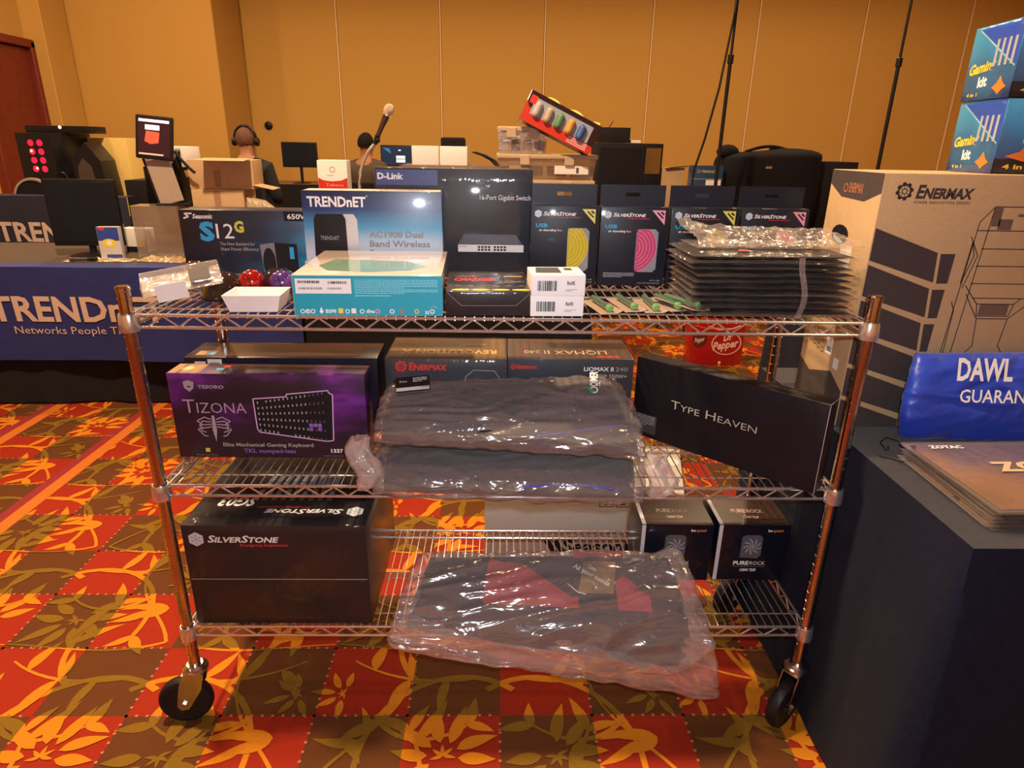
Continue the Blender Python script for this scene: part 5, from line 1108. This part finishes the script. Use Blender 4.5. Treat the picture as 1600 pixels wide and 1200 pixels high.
MB().box((0, d / 2 + .004, 0), (w, d, h), .002).build('tray', P('black red toy card', (.03, .012, .014), .35, coat=.3), t)
pr = Print(t); fr = (V(-w / 2, .0035, -h / 2), V(1, 0, 0), V(0, 0, 1), V(0, -1, 0))
pr.poly(fr, P('toy card red', (.55, .03, .012), .4), [(0, 0), (w, 0), (w, .04), (.25, .045), (.02, .075), (0, .10)], 'red_print', 1); pr.rect(fr, P('pale blue window', (.32, .36, .46), .2, coat=.5), .035, .045, .33, .085, 'window', 2)
for k in range(4): pr.rect(fr, PAPER, .262, .036 - k * .009, .11, .003, 'small_print', 3)
pr.disc(fr, YELLOW, .315, .062, .016, 'round_sticker', 4); pr.rect(fr, RED, .012, .095, .035, .04, 'red_patch', 3); pr.done()
for k in range(5):
    xk = -.135 + k * .062; c_ = [P('toy grey', (.42, .40, .40), .4), P('toy tan', (.45, .35, .25), .4), P('toy green', (.10, .24, .12), .4), P('toy orange', (.62, .30, .05), .4), P('toy blue', (.05, .12, .38), .4)][k]
    m = MB(); m.cyl((xk, -.004, -.022), (xk, -.004, .022), .020, 16).ball((xk, -.004, .022), .020, 2).ball((xk, -.004, -.022), .020, 2); m.build('plain_toy', c_, t)
m = MB(); m.sheet(lambda u, v: (-.11 + .30 * u, .03 + .02 * math.sin(v * PI), h / 2 + .012 * math.sin(v * PI) * (1 + .6 * math.sin(u * 14)) + .001), 40, 6); m.build('yellow_top_trim', P('bright yellow trim', (.85, .62, .04), .4), t, angle=80)
# right background
t = case('equipment_case', 'tall black equipment case on the table near the back wall', 'case', .97, 4.30, .7515, .38, .40, .635, BLACKMATT); MB().box((0, -.003, .32), (.33, .006, .56), .002).build('front_panel', BLACKPL, t)
t = case('amplifier', 'smaller black box with an antenna on top of the tall equipment case', 'speaker', .915, 4.33, 1.3885, .255, .25, .115, BLACKMATT); MB().cyl((-.03, .12, .114), (.0, .12, .165), .004, 8).build('antenna', BLACKPL, t)
t, F, pr = carton('white_box', 'small flat white adapter on the right top of the tall equipment case', 'box', (1.095, 4.35, 1.3885), 0, .08, .08, .022, PAPER)
t = case('smoky_case', 'dark case with a brown smoky panel right of the tall equipment case', 'case', 1.245, 4.34, .7515, .155, .36, .635, BLACKPL); MB().box((0, -.003, .50), (.125, .006, .20), .002).build('smoky_panel', P('brown smoky panel', (.16, .08, .03), .15, coat=.5), t)
t, F, pr = carton('cardboard_box', 'brown cardboard box between the smoky case and the thin black pole', 'box', (1.425, 4.36, .7515), 0, .19, .30, .45, KRAFT)
MB().box((.03, .03, .455), (.20, .12, .003), .001, rot=Matrix.Rotation(R(-6), 3, 'Y')).build('flap', BLACKMATT, t)
t, F, pr = carton('network_box', 'upright dark blue network box with pale lower half behind the fan boxes', 'box', (1.64, 4.13, .7515), 0, .25, .10, .478, P('steel blue card', (.015, .05, .12), .4, coat=.3))
fr = F['front']; pr.text(fr, P('gold grey ink', (.42, .36, .22), .5), 'TRENDnET', .075, .425, .018, .12, bold=.03); pr.ring(fr, MC['gold grey ink'], .055, .434, .013, .004, 'logo', 2); pr.rect(fr, P('pale blue grey ink', (.35, .40, .45), .5), .001, .375, .248, .004, 'pale_line', 1); pr.rect(fr, PAPER, .12, .33, .12, .04, 'white_patch', 1); pr.done()
SOFT = P('soft black luggage cloth', (.009, .008, .011), .8, var=.3, bump=.4, bscale=200, spec=.15)
t = thing('camera_bag', 'big soft black bag with a small silver badge behind the rightmost fan box', 'bag', (2.20, 4.17, .7515))
def soft(u, v, w=.80, d=.40, h=.60):
    a = u * 2 * PI; c, s_ = math.cos(a), math.sin(a); k = 1 / (abs(c) ** 6 + abs(s_) ** 6) ** (1 / 6)
    r = 1 if v < .8 else math.cos((v - .8) / .2 * PI / 2) ** .45; zz = h * min(v / .8, 1) * .90 + (h * .10 * math.sin((v - .8) / .2 * PI / 2) if v > .8 else 0)
    q = 1 + .05 * noise.noise((c * 2, s_ * 2, v * 4)); return (w / 2 * c * k * r * q, d / 2 + d / 2 * s_ * k * r * q, zz + (.02 * c if v > .6 else 0))
MB().sheet(soft, 60, 24, True).build('body', SOFT, t, angle=80)
MB().ball((-.36, .14, .585), .070, 2, (1.3, 1, .8)).build('side_pocket', SOFT, t); MB().tube([(-.20 + .40 * k / 12, .18, .585 + .045 * math.sin(PI * k / 12)) for k in range(13)], .012, 8).build('handle', SOFT, t)
MB().box((-.06, -.004, .47), (.05, .005, .018), .001).build('badge', P('silver badge', (.55, .55, .55), .3, metal=.8), t)
case('black_crate', 'plain black box right of the soft black bag, behind the kraft carton', 'box', 2.76, 4.30, .7515, .34, .30, .52, BLACKMATT)
# stands and hanging lead
def pole(label, x, y, top, name='light_stand'):
    t = thing(name, label, 'stand', (x, y, 0)); MB().cyl((0, 0, .12), (0, 0, top * .55), .013, 12).build('lower_pole', BLACKPL, t); MB().cyl((0, 0, top * .55), (0, 0, top), .009, 12).build('upper_pole', BLACKPL, t)
    MB().lathe([(.013, -.03), (.02, -.025), (.02, .025), (.013, .03)], (0, 0, top * .55), 16).build('clamp', BLACKPL, t)
    for k in range(3):
        a = 2 * PI * k / 3 + .5; MB().tube([(.012 * math.cos(a), .012 * math.sin(a), .42), (.33 * math.cos(a), .33 * math.sin(a), .008)], .008, 8).build('leg', BLACKPL, t)
pole('slim black pole stand with a cable beside it, right of the equipment case', 1.54, 3.58, 3.5)
pole('slim black pole stand rising behind the kraft carton', 2.68, 3.56, 3.5)
o = MB().tube([(1.52, 3.57, 3.45), (1.535, 3.56, 2.8), (1.525, 3.56, 2.2), (1.48, 3.56, 1.75), (1.42, 3.56, 1.42), (1.37, 3.56, 1.22), (1.355, 3.56, .95), (1.37, 3.56, .4), (1.42, 3.54, .012), (1.60, 3.45, .010)], .008, 8).build('black_cable', BLACKPL); tag(o, 'thick black cable curving down beside the slim pole near the back', 'cable')

# ------------------------------------------------------------------ people seated at the back, seen from behind
def skin_mesh(name, verts, edges, radii, mat, parent, root=0, sub=2):
    me = bpy.data.meshes.new(name); me.from_pydata([Vector(v) for v in verts], edges, []); o = link(name, me, mat, parent)
    md = o.modifiers.new('skin', 'SKIN'); md.use_smooth_shade = True
    for i, r in enumerate(radii):
        sv = me.skin_vertices[0].data[i]; sv.radius = (r, r) if not isinstance(r, tuple) else r; sv.use_root = (i == root)
    o.modifiers.new('sub', 'SUBSURF').levels = sub; o.modifiers['sub'].render_levels = sub
    return o
def chair(label, x, y, h):
    t = thing('desk_chair', label, 'chair', (x, y, 0), 0, 'dark desk chairs of the seated people')
    MB().box((0, 0, h - .03), (.46, .44, .06), .02, seg=3).build('seat', BLACKCLOTH, t); MB().box((0, -.25, h + .30), (.40, .045, .30), .02, seg=3).build('backrest', BLACKCLOTH, t); MB().tube([(0, -.18, h - .05), (0, -.245, h + .05), (0, -.255, h + .25)], .015).build('back_support', BLACKPL, t)
    MB().cyl((0, 0, .08), (0, 0, h - .055), .025).build('column', STEEL, t)
    for k in range(5): a = 2 * PI * k / 5; MB().tube([(0, 0, .09), (.27 * math.cos(a), .27 * math.sin(a), .06)], .016).ball((.27 * math.cos(a), .27 * math.sin(a), .03), .03, 1).build('leg', BLACKPL, t)
def person(label, x, y, seat, shirt, skin, hair, turn=0., phones=False):
    t = thing('person', label, 'person', (x, y, 0), turn)
    s = seat + .115
    Vt = [(0, 0, s), (0, .01, s + .18), (0, .0, s + .38), (0, .02, s + .50), (0, .03, s + .575), (0, .045, s + .66), (0, .055, s + .745),
          (-.17, .01, s + .47), (-.22, .06, s + .22), (-.17, .27, s + .17), (-.13, .36, s + .19), (.17, .01, s + .47), (.22, .06, s + .22), (.17, .27, s + .17), (.13, .36, s + .19),
          (-.10, .03, s - .01), (-.12, .44, s + .0), (-.12, .46, .10), (-.12, .56, .05), (.10, .03, s - .01), (.12, .44, s + .0), (.12, .46, .10), (.12, .56, .05)]
    E_ = [(0, 1), (1, 2), (2, 3), (3, 4), (4, 5), (5, 6), (3, 7), (7, 8), (8, 9), (9, 10), (3, 11), (11, 12), (12, 13), (13, 14), (0, 15), (15, 16), (16, 17), (17, 18), (0, 19), (19, 20), (20, 21), (21, 22)]
    Rr = [(.15, .11), (.13, .10), (.15, .11), (.11, .08), .052, .078, .080, .065, .045, .036, .032, .065, .045, .036, .032, .085, .06, .045, .04, .085, .06, .045, .04]
    skin_mesh('body', Vt, E_, Rr, skin, t)
    k1 = [0, 1, 2, 3, 4, 7, 8, 9, 11, 12, 13]; mp = {a: i for i, a in enumerate(k1)}
    skin_mesh('shirt', [Vt[i] for i in k1], [(mp[a], mp[b]) for a, b in E_ if a in mp and b in mp], [tuple(c * 1.16 + .007 for c in (Rr[i] if isinstance(Rr[i], tuple) else ((Rr[i] if i != 4 else .040),) * 2)) for i in k1], shirt, t)
    k2 = [0, 15, 16, 17, 19, 20, 21]; mp = {a: i for i, a in enumerate(k2)}
    skin_mesh('trousers', [Vt[i] for i in k2], [(mp[a], mp[b]) for a, b in E_ if a in mp and b in mp], [tuple(c * 1.08 + .003 for c in (Rr[i] if isinstance(Rr[i], tuple) else (Rr[i],) * 2)) for i in k2], P('dark trousers', (.015, .015, .025), .9), t)
    hz = s + .715
    def cap(u, v):
        a = u * 2 * PI; b = v * PI * .62; rr = .092 + .006 * noise.noise((math.cos(a) * 4, math.sin(a) * 4, v * 5)); return (rr * .92 * math.sin(b) * math.cos(a), .045 - .010 + rr * 1.10 * math.sin(b) * math.sin(a) * (1 if math.sin(a) < 0 else .72), hz + rr * 1.12 * math.cos(b))
    MB().sheet(cap, 30, 14, True).build('hair', hair, t, angle=80)
    for s_ in (-1, 1): MB().ball((s_ * .086, .05, hz - .02), .02, 2, (.5, .8, 1.3)).build('ear', skin, t)
    MB().ball((0, .135, hz - .025), .014, 2, (.8, 1, 1.3)).build('nose', skin, t)
    if phones:
        MB().tube([(.098 * math.cos(a), .035, hz + .0 + .115 * math.sin(a)) for a in [PI * k / 16 for k in range(17)]], .011, 8).build('headphone_band', BLACKPL, t)
        for s_ in (-1, 1): MB().lathe([(0, -.018), (.034, -.016), (.038, 0), (.034, .016), (0, .018)], (s_ * .100, .04, hz - .02), 20, (1, 0, 0)).build('headphone_cup', BLACKPL, t)
person('seated person seen from behind with brown hair and black headphones, above cardboard boxes', -2.30, 5.0, .535, P('dark grey shirt', (.03, .03, .035), .9), P('skin tone', (.42, .20, .11), .6), P('brown hair', (.12, .045, .018), .7, var=.4, scale=60), 0, True)
chair('dark desk chair under the person wearing headphones', -2.30, 5.0, .535)
person('seated person with short black hair and brown grey shirt, seen from behind', -1.42, 6.0, .52, P('brown grey shirt', (.075, .055, .038), .9), P('warm skin tone', (.33, .14, .07), .6), P('short black hair', (.008, .006, .006), .85, var=.4, scale=60), -14)
chair('dark desk chair under the person in the brown grey shirt', -1.42, 6.0, .52)
t = thing('water_bottle', 'clear water bottle with a green label on the back desk', 'bottle', (-1.80, 6.9, .8815)); MB().lathe([(0, 0), (.032, 0), (.034, .02), (.034, .14), (.03, .17), (.013, .20), (.013, .215), (0, .215)], n=20).build('bottle', FILM('clear bottle', .7, gloss=.1), t); MB().lathe([(.0345, .06), (.0345, .12)], n=20).build('label', P('green label', (.04, .25, .12), .5), t); MB().lathe([(.015, .212), (.015, .232), (0, .232)], n=16).build('cap', WHITE, t)
t = thing('paper_pile', 'loose pile of cream papers on the back desk', 'papers', (-1.72, 7.15, .888), 15)
for k in range(3): MB().box((.01 * k, .012 * k, .012 + .05 * k), (.30, .21, .045), .003, rot=Matrix.Rotation(R(6 - 5 * k), 3, 'Z')).build('paper_sheaf', P('cream paper', (.72, .52, .26), .7), t)
t = thing('tall_chair', 'black high backed chair showing its top behind the white boxes', 'chair', (-.33, 3.75, 0)); MB().box((0, 0, .55), (.48, .46, .07), .02, seg=3).build('seat', BLACKCLOTH, t); MB().box((0, -.24, 1.03), (.17, .05, .74), .02, seg=3).build('backrest', BLACKCLOTH, t)
for a in (-1, 1):
    for b in (-1, 1): MB().cyl((a * .20, b * .19, 0), (a * .19, b * .18, .52), .014).build('leg', BLACKPL, t)
